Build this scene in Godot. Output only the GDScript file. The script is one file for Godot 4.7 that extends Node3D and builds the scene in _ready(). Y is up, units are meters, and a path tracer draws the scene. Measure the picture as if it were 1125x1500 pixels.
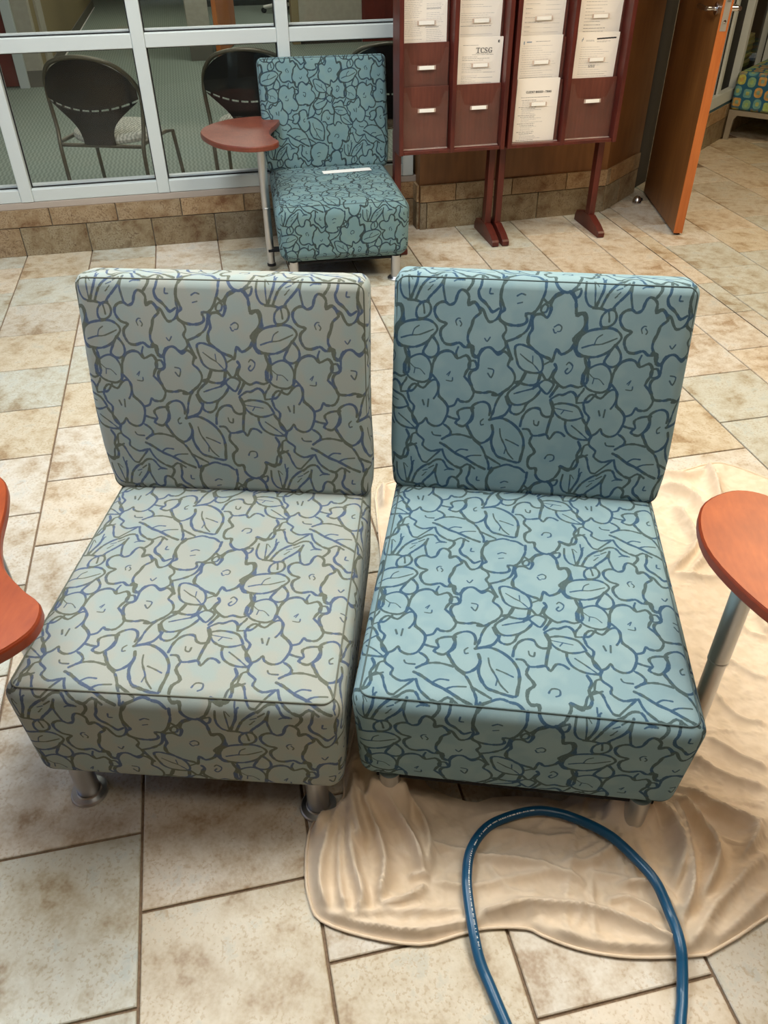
extends Node3D

# ---------------------------------------------------------------- data
# outlines of one repeat of the upholstery print: [line width, blue?, x, y, x, y ...] in thousandths of the repeat
const STROKES = [[20,1,13,6,10,53,16,87,36,116,71,126],
[12,0,56,5,61,47,64,84,69,124],
[8,0,62,5,80,28],
[24,0,110,-4,105,41,88,83,72,124],
[22,0,225,-11,178,13,137,51,116,88,99,128],
[22,1,260,-4,244,38,210,76,177,108,165,127],
[10,0,240,4,210,23],
[10,0,202,31,173,42],
[10,0,193,50,179,63],
[10,0,178,67,167,76],
[22,0,59,127,102,128,138,136,171,127],
[20,0,139,133,113,158,106,188,116,212,151,211,178,194,188,167,178,140,158,130,139,133],
[16,0,144,144,149,165,152,187],
[28,0,-15,155,17,152,31,176,35,208,34,230,5,253,-10,281,-19,315],
[22,1,-3,292,9,264,35,241,79,227,130,220,174,219,210,235,228,259,218,281,191,310,162,336,113,357,62,361,19,350,-3,331,-3,292],
[14,0,25,317,78,301,130,295,205,265],
[10,0,89,296,100,267,125,250],
[24,0,320,124,332,84,350,68,374,75,392,98,392,138,425,124,447,148,459,172,427,200,416,238,402,272,400,305,415,338,383,342,354,323,308,335,271,328,248,292,250,259,276,233,237,220,211,188,210,156,232,134,264,128,287,141,309,135,320,124],
[10,0,335,237,328,218,339,204,352,204],
[10,0,350,215,361,229,356,240],
[20,0,259,1,249,48,255,85,265,122],
[24,1,375,-1,404,11,407,35,384,67],
[11,0,307,29,323,21,338,23],
[24,0,462,-13,454,44,442,71,453,103,481,123,503,144,525,165,557,148],
[24,1,589,-10,570,42,562,84,564,122,570,148],
[14,0,505,57,502,78,520,80],
[22,1,393,130,425,122,453,145,476,161,493,193,515,214,552,197,567,170],
[22,0,570,148,564,197,592,218,607,250,592,278,607,306,610,333,569,362,528,338,483,348,459,388,434,383,434,338,403,333],
[10,0,493,294,507,308,522,288],
[22,0,190,315,165,355,154,384,176,403,208,405,237,382,237,342,213,309,199,298],
[24,1,46,361,56,392,64,420,48,455,48,496],
[20,0,66,426,106,402,146,393,176,406,197,434,207,469,204,509,168,537,122,535,80,519,59,490,57,455,66,426],
[8,0,74,437,108,465,139,470,168,496],
[8,0,111,465,106,494],
[24,1,199,521,207,469,218,422,243,385,284,367,321,374,349,402,396,384,418,406,420,440,403,469,394,493],
[22,0,213,497,241,526,251,567,255,602,284,631,312,660],
[22,1,394,493,428,527,454,573,429,621,382,625,364,614,347,647,312,660],
[10,0,295,489,313,472,303,495],
[10,0,293,519,325,521,328,503],
[20,1,350,345,340,374,349,402],
[22,1,421,338,429,371,464,393],
[20,1,421,411,449,411,461,445,425,454,414,434,421,411],
[24,1,468,393,464,445,429,468,422,498,439,538],
[24,1,439,538,455,567,513,571,546,564,589,578],
[22,0,468,387,478,365,499,342,531,338,560,363,578,371,602,353,629,367,642,389,632,423,658,445,677,479,670,514,641,544,613,562],
[24,1,648,541,634,550,592,578,560,579],
[12,0,525,443,556,451,545,489,525,469],
[24,1,596,5,570,42,565,90,581,132,588,153,567,170,567,197,602,218,651,225,695,218,715,199,706,167,743,163,771,133,787,96,799,59,801,7],
[12,0,651,85,673,74,694,79],
[14,0,656,120,681,114],
[22,1,796,96,822,111,855,73,893,60],
[20,1,944,56,984,42,982,71,963,82,944,56],
[26,0,893,62,855,81,834,111,837,143,821,180,792,165,755,171,740,198,748,236,733,264,729,303,764,335,805,362,854,378,872,389,889,332,918,354,963,330,981,297,974,275,1007,241,1027,208,1018,165,1001,155,976,164,969,124,960,87,929,56],
[12,0,860,234,868,250,877,250],
[12,1,864,223,886,211,904,222,899,241,883,244],
[18,0,803,117,820,127,812,154,787,154,786,133,803,117],
[22,0,737,166,733,209,716,248,669,282,610,305],
[26,0,610,305,636,361,651,389],
[24,0,732,275,735,314],
[20,1,667,360,664,326,691,315,733,325,781,346,813,379,825,418,816,447,778,454,728,446,692,422,677,388,667,360],
[10,0,695,362,739,392,769,408,804,441],
[10,0,764,369,767,403],
[34,0,733,455,710,501,683,508],
[28,0,816,453,805,505,783,534],
[22,0,822,452,851,486,871,474,886,439,900,422,889,405],
[18,1,832,407,865,389],
[24,1,889,405,900,428,884,468,907,496,949,521,988,508,1032,516,1072,492,1074,446,1074,400,1061,361,1011,357,988,330,980,313],
[12,0,952,404,965,392,986,408,981,431,961,449,949,438,960,423],
[20,0,690,502,734,515,778,517,805,505],
[20,0,824,498,813,516,834,539,864,558,885,531,894,502,863,486,844,486,824,498],
[22,1,702,516,667,543,644,573,660,608,691,625,737,618,784,593,812,563,827,539],
[14,0,681,566,730,550,783,534,816,516],
[22,0,634,550,605,580,584,622,573,665,558,710],
[24,1,637,585,652,620,663,638,640,681,598,700,554,714],
[20,1,671,626,668,662,705,676,740,654,756,617,798,581],
[26,1,554,714,611,700,662,713,705,739,735,769,758,811,763,861,755,912,745,947,699,942,647,928,615,916,586,873,574,830,580,780,571,744],
[14,0,618,760,627,803,655,852,677,895,710,929],
[12,0,658,818,696,832,734,849],
[12,0,663,864,656,899],
[22,0,421,754,446,717,456,686,447,656,469,632,510,619,541,630,554,659,551,689],
[24,0,428,754,455,803,483,839,522,847,558,824,578,792],
[12,0,519,712,504,727,508,745,521,742],
[22,0,483,839,520,869,548,919,569,969,572,1001],
[20,0,560,925,592,943,636,967],
[22,0,732,738,739,696,759,659,793,637,831,639,848,668,873,680,899,676],
[26,0,902,679,892,727,885,776],
[22,0,750,753,782,755,806,785,845,784,885,776,906,800,932,763,964,762,989,779],
[14,0,806,703,811,724,830,729,835,708],
[20,0,907,613,950,603,1001,607,1045,621,1074,662,1074,674,1027,690,982,691,938,672,912,643,907,613],
[8,0,916,631,967,638,1017,645],
[8,0,970,638,955,659],
[22,0,1074,674,1103,715,1133,762,1132,790,1086,795,1041,784,1004,760,986,724,985,691],
[12,0,1022,720,1069,752,1116,787],
[34,0,887,590,906,631,906,673],
[22,1,887,584,928,559,953,559,993,540,1023,557,1033,598],
[26,0,882,572,904,537,918,513],
[20,1,1063,521,1060,532,1035,568,1033,598],
[20,1,1033,598,1078,593,1104,584,1132,548],
[26,1,805,791,796,829,831,878,802,910,798,955,816,979,849,978,853,1017,877,1048,917,1060,959,1039,989,986,991,954,1030,969,1070,964,1085,926,1075,882,1090,844,1072,807],
[14,0,894,913,909,891,942,893,944,918,926,928],
[16,0,1087,900,1134,880],
[22,0,586,1001,621,986,677,965,722,976,755,982,787,1006],
[20,1,71,607,84,571,113,550,162,569,194,536,229,520,251,543,244,591,226,621],
[20,0,254,608,290,631,311,666,304,715,278,759,237,772,199,755,186,731,166,756,137,769,113,752,103,715,113,672,85,643,74,607],
[16,0,162,635,171,659],
[16,0,196,628,193,667],
[20,0,144,769,133,819,177,855,172,887,222,917,278,902],
[20,0,292,758,322,776,335,806,286,842],
[16,0,225,807,236,822,276,824],
[20,1,286,842,330,816,391,808,456,821],
[26,1,277,865,314,882,370,918,427,942,490,978,548,1002],
[14,0,371,909,400,892,440,894],
[14,0,427,942,463,925,521,920],
[22,0,291,902,311,952,354,989,399,1007,443,980,487,1004],
[22,0,457,656,404,661,368,683,380,719,360,744,397,761,425,748,456,717,455,668],
[20,0,305,709,343,720,376,725],
[24,0,424,754,463,815,512,851],
[18,0,129,819,107,832,99,883],
[20,0,99,883,131,895,150,945,171,983,198,988],
[20,0,99,883,66,916,52,961,35,981,-15,957],
[12,0,103,963,105,992,120,985],
[18,1,198,988,238,948,285,902],
[20,0,209,1001,255,967,296,969,324,1010,363,1021]]
# ridges of the drop cloth: [height mm, half width mm, x, z, x, z ...] in metres on the floor
const FOLDS = [[30,16,0.119,-0.928,0.073,-0.87,0.04,-0.803,0.027,-0.746,0.036,-0.699],
[34,13,0.119,-0.928,0.103,-0.844,0.097,-0.764,0.103,-0.688],
[38,14,0.129,-0.936,0.149,-0.853,0.157,-0.768,0.128,-0.691],
[40,14,0.149,-0.942,0.195,-0.861,0.222,-0.79,0.224,-0.727],
[24,13,0.169,-0.948,0.236,-0.882,0.254,-0.81,0.232,-0.726],
[22,9,0.196,-0.734,0.236,-0.725],
[26,12,0.109,-0.925,0.079,-0.831,0.064,-0.746,0.067,-0.688],
[75,30,0.12,-1.01,0.121,-0.959],
[60,26,0.14,-0.997,0.161,-0.95,0.183,-0.912],
[50,20,0.107,-0.979,0.065,-0.914,0.033,-0.853],
[48,20,0.129,-0.974,0.118,-0.879,0.118,-0.804],
[80,38,0.155,-0.921,0.193,-0.894,0.235,-0.887],
[66,26,0.62,-0.78,0.652,-0.754,0.712,-0.753],
[20,9,0.015,-0.716,0.036,-0.697,0.094,-0.666,0.191,-0.631,0.263,-0.63,0.309,-0.631],
[18,9,0.422,-0.59,0.467,-0.559,0.537,-0.53,0.611,-0.512,0.672,-0.503],
[16,8,0.704,-0.499,0.765,-0.516,0.835,-0.535],
[26,10,0.127,-0.687,0.165,-0.691,0.199,-0.695,0.224,-0.712],
[24,9,0.087,-0.688,0.104,-0.712,0.105,-0.754],
[12,9,0.249,-0.793,0.303,-0.766,0.341,-0.745],
[14,10,0.02,-0.695,0.114,-0.682,0.215,-0.663,0.286,-0.651],
[14,9,0.23,-0.718,0.307,-0.692,0.4,-0.688,0.467,-0.682,0.513,-0.646],
[18,11,0.316,-0.751,0.426,-0.713,0.483,-0.678,0.521,-0.644],
[24,12,0.297,-0.633,0.332,-0.639,0.397,-0.635,0.474,-0.614,0.544,-0.582,0.618,-0.527,0.653,-0.498],
[12,10,0.355,-0.788,0.415,-0.779,0.477,-0.751,0.545,-0.741],
[14,8,0.49,-0.694,0.569,-0.712,0.643,-0.733],
[20,12,0.394,-0.604,0.438,-0.568,0.52,-0.529],
[10,8,0.357,-0.825,0.446,-0.815,0.528,-0.787,0.621,-0.747],
[9,8,0.352,-0.725,0.376,-0.668,0.436,-0.647],
[9,7,0.531,-0.668,0.592,-0.646,0.62,-0.614],
[42,12,0.702,-0.778,0.727,-0.752,0.735,-0.712,0.72,-0.652,0.675,-0.602],
[44,11,0.745,-0.768,0.752,-0.727,0.737,-0.666,0.707,-0.595,0.664,-0.548],
[38,13,0.772,-0.782,0.79,-0.71,0.785,-0.637,0.71,-0.569],
[34,14,0.791,-0.798,0.838,-0.728,0.893,-0.677,0.834,-0.626],
[16,11,0.663,-0.757,0.567,-0.75],
[18,10,0.723,-0.744,0.647,-0.723,0.558,-0.688,0.49,-0.694],
[24,10,0.576,-0.632,0.64,-0.618,0.656,-0.565],
[18,9,0.539,-0.607,0.589,-0.604,0.633,-0.555],
[20,13,0.652,-0.497,0.725,-0.55,0.815,-0.596,0.897,-0.63],
[16,11,0.691,-0.492,0.794,-0.535,0.852,-0.562],
[30,10,0.726,-0.767,0.742,-0.744,0.734,-0.703],
[14,9,0.652,-0.624,0.667,-0.587,0.66,-0.533],
[18,16,0.809,-0.805,0.859,-0.729,0.926,-0.676],
[14,14,0.914,-0.904,0.959,-0.84,1.004,-0.795],
[10,12,1.072,-1.115,1.107,-1.052,1.145,-1.011],
[10,10,0.999,-1.023,1.019,-0.938,1.076,-0.906],
[16,14,0.857,-0.863,0.902,-0.801,0.975,-0.751],
[12,10,1.164,-1.238,1.192,-1.158,1.227,-1.138],
[34,16,1.245,-1.769,1.322,-1.697,1.308,-1.516,1.157,-1.401],
[30,12,1.254,-1.677,1.235,-1.502,1.099,-1.408],
[44,16,1.448,-1.836,1.421,-1.728,1.359,-1.602],
[26,14,1.29,-1.833,1.355,-1.799,1.439,-1.799],
[16,12,1.109,-1.406,1.197,-1.363,1.293,-1.384],
[20,12,1.306,-1.339,1.25,-1.219,1.227,-1.138],
[24,14,0.408,-1.998,0.41,-1.942,0.391,-1.875]]
const CLOTH_EDGE = [.12,-1.0, .101,-.93, .047,-.904, .019,-.863, .004,-.785, .005,-.734, .02,-.695, .092,-.651, .187,-.615, .259,-.616, .316,-.616, .385,-.6, .41,-.581, .462,-.547, .531,-.518, .604,-.5, .673,-.489, .69,-.489, .758,-.504, .827,-.523, 1.0,-.56, 1.25,-.66, 1.55,-.9, 1.68,-1.3, 1.66,-1.68, 1.56,-1.85, 1.49,-1.875, 1.40,-1.86, 1.33,-1.87, 1.1,-1.98, .8,-2.04, .453,-2.01, .39,-1.96, .37,-1.85, .31,-1.5, .2,-1.2]
const CLOTH_HOLE = [.27,-.97, .353,-.872, .41,-.868, .464,-.859, .52,-.842, .559,-.831, .62,-.9, .72,-1.2, .7,-1.4, .5,-1.45, .36,-1.25]
const HOSE = [.36,-.05, .335,-.2, .312,-.34, .297,-.452, .289,-.517, .283,-.576, .292,-.66, .304,-.71, .326,-.754, .369,-.791, .421,-.805, .484,-.801, .546,-.771, .595,-.719, .628,-.652, .641,-.595, .641,-.544, .628,-.487, .606,-.436, .577,-.39, .53,-.31, .47,-.2, .42,-.05]
const KIDNEY = [-.200,-.04, -.160,-.17, -.055,-.275, .08,-.312, .165,-.29, .195,-.225, .178,-.13, .142,-.02, .130,.08, .148,.17, .165,.235, .125,.295, .02,.312, -.10,.235, -.175,.095]
const TILE = .33
const TILE_X = -.3093
const TILE_Z = -.6213
const CUT_X = 2.235
const PRINT_W = .385
const PRINT_H = .430
const WALL_Z = -4.41

var mats := {}
var taken := {}
var cam: Camera3D
var noise_a := FastNoiseLite.new()
var edge_poly := PackedVector2Array()
var hole_poly := PackedVector2Array()

# ---------------------------------------------------------------- mesh building
class Shape:
	var v := PackedVector3Array()
	var n := PackedVector3Array()
	var t := PackedVector2Array()
	var i := PackedInt32Array()
	func tri(a: int, b: int, c: int) -> void:
		# Godot's front faces run clockwise
		if (v[b] - v[a]).cross(v[c] - v[a]).dot(n[a] + n[b] + n[c]) > 0.0:
			i.append_array([a, c, b])
		else:
			i.append_array([a, b, c])
	func put(p: Vector3, nn: Vector3, uv: Vector2) -> int:
		v.append(p); n.append(nn); t.append(uv)
		return v.size() - 1
	func grid(nu: int, nv: int, at: int) -> void:
		for b in nv - 1:
			for a in nu - 1:
				var k := at + b * nu + a
				tri(k, k + 1, k + nu + 1)
				tri(k, k + nu + 1, k + nu)
	func flat(a: Vector3, b: Vector3, c: Vector3, towards: Vector3, ua := Vector2.ZERO, ub := Vector2.RIGHT, uc := Vector2.DOWN) -> void:
		var nn := (b - a).cross(c - a).normalized()
		if nn.dot(towards) < 0: nn = -nn
		var k := put(a, nn, ua); put(b, nn, ub); put(c, nn, uc)
		tri(k, k + 1, k + 2)
	func mesh() -> ArrayMesh:
		var arr := []
		arr.resize(Mesh.ARRAY_MAX)
		arr[Mesh.ARRAY_VERTEX] = v; arr[Mesh.ARRAY_NORMAL] = n; arr[Mesh.ARRAY_TEX_UV] = t; arr[Mesh.ARRAY_INDEX] = i
		var m := ArrayMesh.new()
		m.add_surface_from_arrays(Mesh.PRIMITIVE_TRIANGLES, arr)
		return m

# positions along one axis of a rounded box, clustered in its rounding; each is [cube coordinate, arc coordinate]
func axis_steps(h: float, r: float, arc: int, inner: int) -> Array:
	var out := []
	for k in arc + 1:
		var a := PI / 4 * (1.0 - float(k) / arc)
		out.append([-(h - r) - r * tan(a), -(h - r) - r * a])
	for k in range(1, inner):
		var x := lerpf(-(h - r), h - r, float(k) / inner)
		out.append([x, x])
	for k in arc + 1:
		var a := PI / 4 * float(k) / arc
		out.append([(h - r) + r * tan(a), (h - r) + r * a])
	return out

# a box with rounded edges about the origin of X; puff bulges its front (+z), top (+y) and sides; UV in metres, unrolled from the top over every side
func rbox(s: Shape, size: Vector3, r: float, X := Transform3D.IDENTITY, arc := 1, inner := 1, puff := Vector3.ZERO, uvo := Vector2.ZERO, unroll := false) -> void:
	var h := size / 2
	r = minf(r, minf(h.x, minf(h.y, h.z)) * .999)
	var st := [axis_steps(h.x, r, arc, inner), axis_steps(h.y, r, arc, inner), axis_steps(h.z, r, arc, inner)]
	var ex := h.x - r + r * PI / 4
	var ey := h.y - r + r * PI / 4
	var ez := h.z - r + r * PI / 4
	for ax in 3:
		for sg in [-1.0, 1.0]:
			var A: Array = st[(ax + 1) % 3]
			var B: Array = st[(ax + 2) % 3]
			var at := s.v.size()
			for b in B:
				for a in A:
					var p := Vector3.ZERO
					p[ax] = sg * h[ax]; p[(ax + 1) % 3] = a[0]; p[(ax + 2) % 3] = b[0]
					var q := p.clamp(-(h - Vector3.ONE * r), h - Vector3.ONE * r)
					var nn := (p - q).normalized()
					var pos := q + nn * r
					if puff != Vector3.ZERO:
						var e := Vector3(1 - pow(absf(pos.x / h.x), 2.5), 1 - pow(absf(pos.y / h.y), 2.5), 1 - pow(absf(pos.z / h.z), 2.5)).clamp(Vector3.ZERO, Vector3.ONE)
						if puff.y != 0 and pos.y > 0: pos.y += puff.y * e.x * e.z * maxf(nn.y, 0); nn = (nn + Vector3(pos.x / h.x * e.z, 0, pos.z / h.z * e.x) * (2.0 * puff.y / h.x) * maxf(nn.y, 0)).normalized()
						if puff.z != 0 and pos.z > 0: pos.z += puff.z * e.x * e.y * maxf(nn.z, 0); nn = (nn + Vector3(pos.x / h.x * e.y, pos.y / h.y * e.x, 0) * (2.0 * puff.z / h.x) * maxf(nn.z, 0)).normalized()
					var c := Vector3.ZERO
					c[(ax + 1) % 3] = a[1]; c[(ax + 2) % 3] = b[1]
					var uv: Vector2
					if unroll:
						if ax == 1: uv = Vector2(c.x, c.z) if sg > 0 else Vector2(c.x, ez * 2 + ey * 2 - c.z)
						elif ax == 2: uv = Vector2(c.x, sg * (ez + ey - c.y))
						else: uv = Vector2(sg * (ex + ey - c.y), c.z)
					else:
						uv = Vector2(c.x, c.z) if ax == 1 else (Vector2(c.x, -c.y) if ax == 2 else Vector2(c.z, -c.y))
					s.put(X * pos, (X.basis * nn).normalized(), uv + uvo)
			s.grid(A.size(), B.size(), at)

func box(s: Shape, at: Vector3, size: Vector3, r := .002) -> void:
	rbox(s, size, r, Transform3D(Basis.IDENTITY, at))

# a swept tube through points, with round caps left flat
func tube(s: Shape, pts: PackedVector3Array, r: float, sides := 12, closed := false, vscale := 1.0) -> void:
	var n := pts.size()
	var side := Vector3.ZERO
	var at := s.v.size()
	var run := 0.0
	for k in n + (1 if closed else 0):
		var p := pts[k % n]
		var prev := pts[(k - 1 + n) % n] if closed or k > 0 else p
		var next := pts[(k + 1) % n] if closed or k < n - 1 else p
		var d := (next - prev).normalized()
		if side == Vector3.ZERO:
			side = d.cross(Vector3.UP if absf(d.y) < .9 else Vector3.RIGHT).normalized()
		side = (side - d * side.dot(d)).normalized()
		var up := side.cross(d)
		if k > 0: run += p.distance_to(pts[(k - 1) % n])
		for a in sides + 1:
			var w := TAU * a / sides
			var nn := side * cos(w) + up * sin(w)
			s.put(p + nn * r, nn, Vector2(float(a) / sides, run * vscale))
	s.grid(sides + 1, n + (1 if closed else 0), at)
	if not closed:
		for e in [0, n - 1]:
			var d: Vector3 = (pts[0] - pts[1] if e == 0 else pts[n - 1] - pts[n - 2]).normalized()
			var c := s.put(pts[e], d, Vector2.ZERO)
			for a in sides:
				var u := s.put(s.v[at + e * (sides + 1) + a], d, Vector2.ZERO)
				var w := s.put(s.v[at + e * (sides + 1) + a + 1], d, Vector2.ZERO)
				s.tri(c, u, w)

# profile [radius, height] turned about the y axis of X; sharp where two points repeat
func lathe(s: Shape, prof: Array, X := Transform3D.IDENTITY, sides := 28) -> void:
	for k in prof.size() - 1:
		var a: Vector2 = prof[k]
		var b: Vector2 = prof[k + 1]
		if a.distance_to(b) < 1e-6: continue
		var d := (b - a).normalized()
		var out := Vector2(d.y, -d.x)
		var at := s.v.size()
		for q in [a, b]:
			for m in sides + 1:
				var w := TAU * m / sides
				var c := Vector3(cos(w), 0, sin(w))
				s.put(X * (c * q.x + Vector3.UP * q.y), (X.basis * (c * out.x + Vector3.UP * out.y)).normalized(), Vector2(float(m) / sides, q.y))
		s.grid(sides + 1, 2, at)

# a flat polygon (x, y) given thickness along z of X, edges eased by e
func plate(s: Shape, poly: PackedVector2Array, thick: float, X := Transform3D.IDENTITY, e := 0.0, uvs := 1.0, smooth := false) -> void:
	var n := poly.size()
	var area := 0.0
	for k in n: area += poly[k].cross(poly[(k + 1) % n])
	if area < 0: poly.reverse()
	var outn := []
	for k in n:
		var d1 := (poly[k] - poly[(k - 1 + n) % n]).normalized()
		var d2 := (poly[(k + 1) % n] - poly[k]).normalized()
		var m := (Vector2(d1.y, -d1.x) + Vector2(d2.y, -d2.x)).normalized()
		outn.append([m, Vector2(d2.y, -d2.x)])
	var rings := [[0.0, thick / 2], [0.0, -thick / 2]] if e == 0 else [[e, thick / 2], [e * .3, thick / 2 - e * .3], [0.0, thick / 2 - e], [0.0, -thick / 2 + e], [e * .3, -thick / 2 + e * .3], [e, -thick / 2]]
	for side in [1.0, -1.0]:
		var inset := PackedVector2Array()
		for k in n: inset.append(poly[k] - outn[k][0] * e)
		var at := s.v.size()
		for p in inset: s.put(X * Vector3(p.x, p.y, side * thick / 2), X.basis * Vector3(0, 0, side), p * uvs)
		var idx := Geometry2D.triangulate_polygon(inset)
		for k in range(0, idx.size(), 3): s.tri(at + idx[k], at + idx[k + 1], at + idx[k + 2])
	for rr in rings.size() - 1:
		var r0 = rings[rr]
		var r1 = rings[rr + 1]
		var lean := 0.0
		if e > 0: lean = [.75, .35, 0.0, -.35, -.75][rr]
		for k in n:
			var k2 := (k + 1) % n
			var na: Vector2 = outn[k][0] if smooth else outn[k][1]
			var nb: Vector2 = outn[k2][0] if smooth else outn[k][1]
			var at := s.v.size()
			for c in [[poly[k] - outn[k][0] * r0[0], r0[1], na], [poly[k2] - outn[k2][0] * r0[0], r0[1], nb], [poly[k] - outn[k][0] * r1[0], r1[1], na], [poly[k2] - outn[k2][0] * r1[0], r1[1], nb]]:
				s.put(X * Vector3(c[0].x, c[0].y, c[1]), (X.basis * Vector3(c[2].x, c[2].y, lean)).normalized(), Vector2(c[0].x, c[0].y) * uvs)
			s.tri(at, at + 1, at + 3); s.tri(at, at + 3, at + 2)

# a curved sheet with thickness from a grid of points
func sheet(s: Shape, pts: PackedVector3Array, nu: int, nv: int, thick: float) -> void:
	var nor := PackedVector3Array()
	for b in nv:
		for a in nu:
			var du := pts[b * nu + mini(a + 1, nu - 1)] - pts[b * nu + maxi(a - 1, 0)]
			var dv := pts[mini(b + 1, nv - 1) * nu + a] - pts[maxi(b - 1, 0) * nu + a]
			nor.append(du.cross(dv).normalized())
	for sg in [1.0, -1.0]:
		var at := s.v.size()
		for b in nv:
			for a in nu:
				s.put(pts[b * nu + a] + nor[b * nu + a] * sg * thick / 2, nor[b * nu + a] * sg, Vector2(float(a) / (nu - 1), float(b) / (nv - 1)))
		s.grid(nu, nv, at)
	var rim := []
	for a in nu: rim.append(a)
	for b in range(1, nv): rim.append(b * nu + nu - 1)
	for a in range(nu - 2, -1, -1): rim.append((nv - 1) * nu + a)
	for b in range(nv - 2, 0, -1): rim.append(b * nu)
	var mid := Vector3.ZERO
	for p in pts: mid += p / pts.size()
	for k in rim.size():
		var p: Vector3 = pts[rim[k]]
		var q: Vector3 = pts[rim[(k + 1) % rim.size()]]
		if p.distance_to(q) < 1e-5: continue
		var np: Vector3 = nor[rim[k]] * thick / 2
		var nq: Vector3 = nor[rim[(k + 1) % rim.size()]] * thick / 2
		s.flat(p + np, q + nq, q - nq, p - mid)
		s.flat(p + np, q - nq, p - np, p - mid)

func smooth_path(flat_pts: Array, closed: bool, sub: int) -> PackedVector2Array:
	var p := []
	for k in range(0, flat_pts.size(), 2): p.append(Vector2(flat_pts[k], flat_pts[k + 1]))
	var out := PackedVector2Array()
	var n := p.size()
	for k in (n if closed else n - 1):
		var a: Vector2 = p[(k - 1 + n) % n] if closed or k > 0 else p[0]
		var b: Vector2 = p[k]
		var c: Vector2 = p[(k + 1) % n]
		var d: Vector2 = p[(k + 2) % n] if closed or k + 2 < n else p[n - 1]
		for j in sub: out.append(b.cubic_interpolate(c, a, d, float(j) / sub))
	if not closed: out.append(p[n - 1])
	return out

# ---------------------------------------------------------------- scene building
func numbered(called: String) -> String:
	var k: int = taken.get(called, -1) + 1
	taken[called] = k
	return called if k == 0 else "%s_%03d" % [called, k]

func part(called: String, s, m: Material, parent: Node, label := "") -> MeshInstance3D:
	var o := MeshInstance3D.new()
	o.name = called if parent != self else numbered(called)
	o.mesh = s.mesh() if s is Shape else s
	o.material_override = m
	parent.add_child(o, true)
	if label: o.set_meta("label", label)
	return o

func tag(o: Node, label: String, category: String, group := "") -> void:
	o.set_meta("label", label); o.set_meta("category", category)
	if group: o.set_meta("group", group)

func thing(called: String, label: String, category: String, at := Vector3.ZERO, turn := 0.0, group := "") -> Node3D:
	var o := Node3D.new()
	o.name = numbered(called)
	add_child(o)
	o.position = at; o.rotation.y = turn
	tag(o, label, category, group)
	return o

func structure(called: String, label: String, at := Vector3.ZERO, turn := 0.0) -> Node3D:
	var o := Node3D.new()
	o.name = called
	add_child(o)
	o.position = at; o.rotation.y = turn
	o.set_meta("kind", "structure"); o.set_meta("label", label)
	return o

func one_box(size: Vector3, r := .003, at := Vector3.ZERO) -> Shape:
	var s := Shape.new()
	box(s, at, size, r)
	return s

# ---------------------------------------------------------------- textures and materials
func grain(seed_: int, freq: float, w: int, h: int, oct := 4, kind := FastNoiseLite.TYPE_SIMPLEX_SMOOTH, warp := 0.0) -> Image:
	var f := FastNoiseLite.new()
	f.seed = seed_; f.frequency = freq; f.noise_type = kind; f.fractal_octaves = oct
	if warp > 0:
		f.domain_warp_enabled = true; f.domain_warp_amplitude = warp; f.domain_warp_frequency = freq * .8
	return f.get_seamless_image(w, h, false, false, .12)

func ramp(stops: Array, x: float) -> Color:
	for k in stops.size() - 1:
		if x <= stops[k + 1][0]:
			return stops[k][1].lerp(stops[k + 1][1], clampf((x - stops[k][0]) / (stops[k + 1][0] - stops[k][0]), 0, 1))
	return stops[-1][1]

func rgb(r: int, g: int, b: int) -> Color:
	return Color8(r, g, b)

func tex(im: Image) -> ImageTexture:
	im.generate_mipmaps()
	return ImageTexture.create_from_image(im)

func stone_image(seed_: int, stops: Array, vein: Color, vein_much: float) -> Array:
	var n := 640
	var big := grain(seed_, .0045, n, n, 4, FastNoiseLite.TYPE_SIMPLEX_SMOOTH, 30)
	var mid := grain(seed_ + 1, .018, n, n, 4, FastNoiseLite.TYPE_SIMPLEX_SMOOTH, 20)
	var fine := grain(seed_ + 2, .09, n, n, 3)
	var cracks := grain(seed_ + 3, .007, n, n, 3, FastNoiseLite.TYPE_SIMPLEX_SMOOTH, 60)
	var im := Image.create(n, n, false, Image.FORMAT_RGB8)
	var bump := Image.create(n, n, false, Image.FORMAT_R8)
	for y in n:
		for x in n:
			var b := big.get_pixel(x, y).r
			var m := mid.get_pixel(x, y).r
			var f := fine.get_pixel(x, y).r
			var c := ramp(stops, clampf((b - .5) * .75 + (m - .5) * .65 + (f - .5) * .30 + .55, 0, 1))
			var line := 1.0 - smoothstep(0.0, .018, absf(cracks.get_pixel(x, y).r - .5))
			line *= smoothstep(.42, .62, m)
			c = c.lerp(vein, line * vein_much)
			if f < .34 and b > .5: c = c.lerp(vein, .3)
			im.set_pixel(x, y, c)
			bump.set_pixel(x, y, Color(clampf(m * .6 + f * .4 - line * .25, 0, 1), 0, 0))
	return [tex(im), tex(bump)]

func wood_image(seed_: int, stops: Array, w := 256, h := 512) -> ImageTexture:
	var a := grain(seed_, .012, w, w, 4)
	var b := grain(seed_ + 1, .11, w, w, 3)
	a.resize(w, h, Image.INTERPOLATE_CUBIC); b.resize(w, h * 4, Image.INTERPOLATE_CUBIC)
	var im := Image.create(w, h, false, Image.FORMAT_RGB8)
	for y in h:
		for x in w:
			var k := (a.get_pixel(x, y).r - .5) * .8 + (b.get_pixel(x, y).r - .5) * .6 + .5
			im.set_pixel(x, y, ramp(stops, clampf(k, 0, 1)))
	return tex(im)

var print_mask: PackedFloat32Array
const FN = 720
var FH := int(FN * PRINT_H / PRINT_W)

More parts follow.
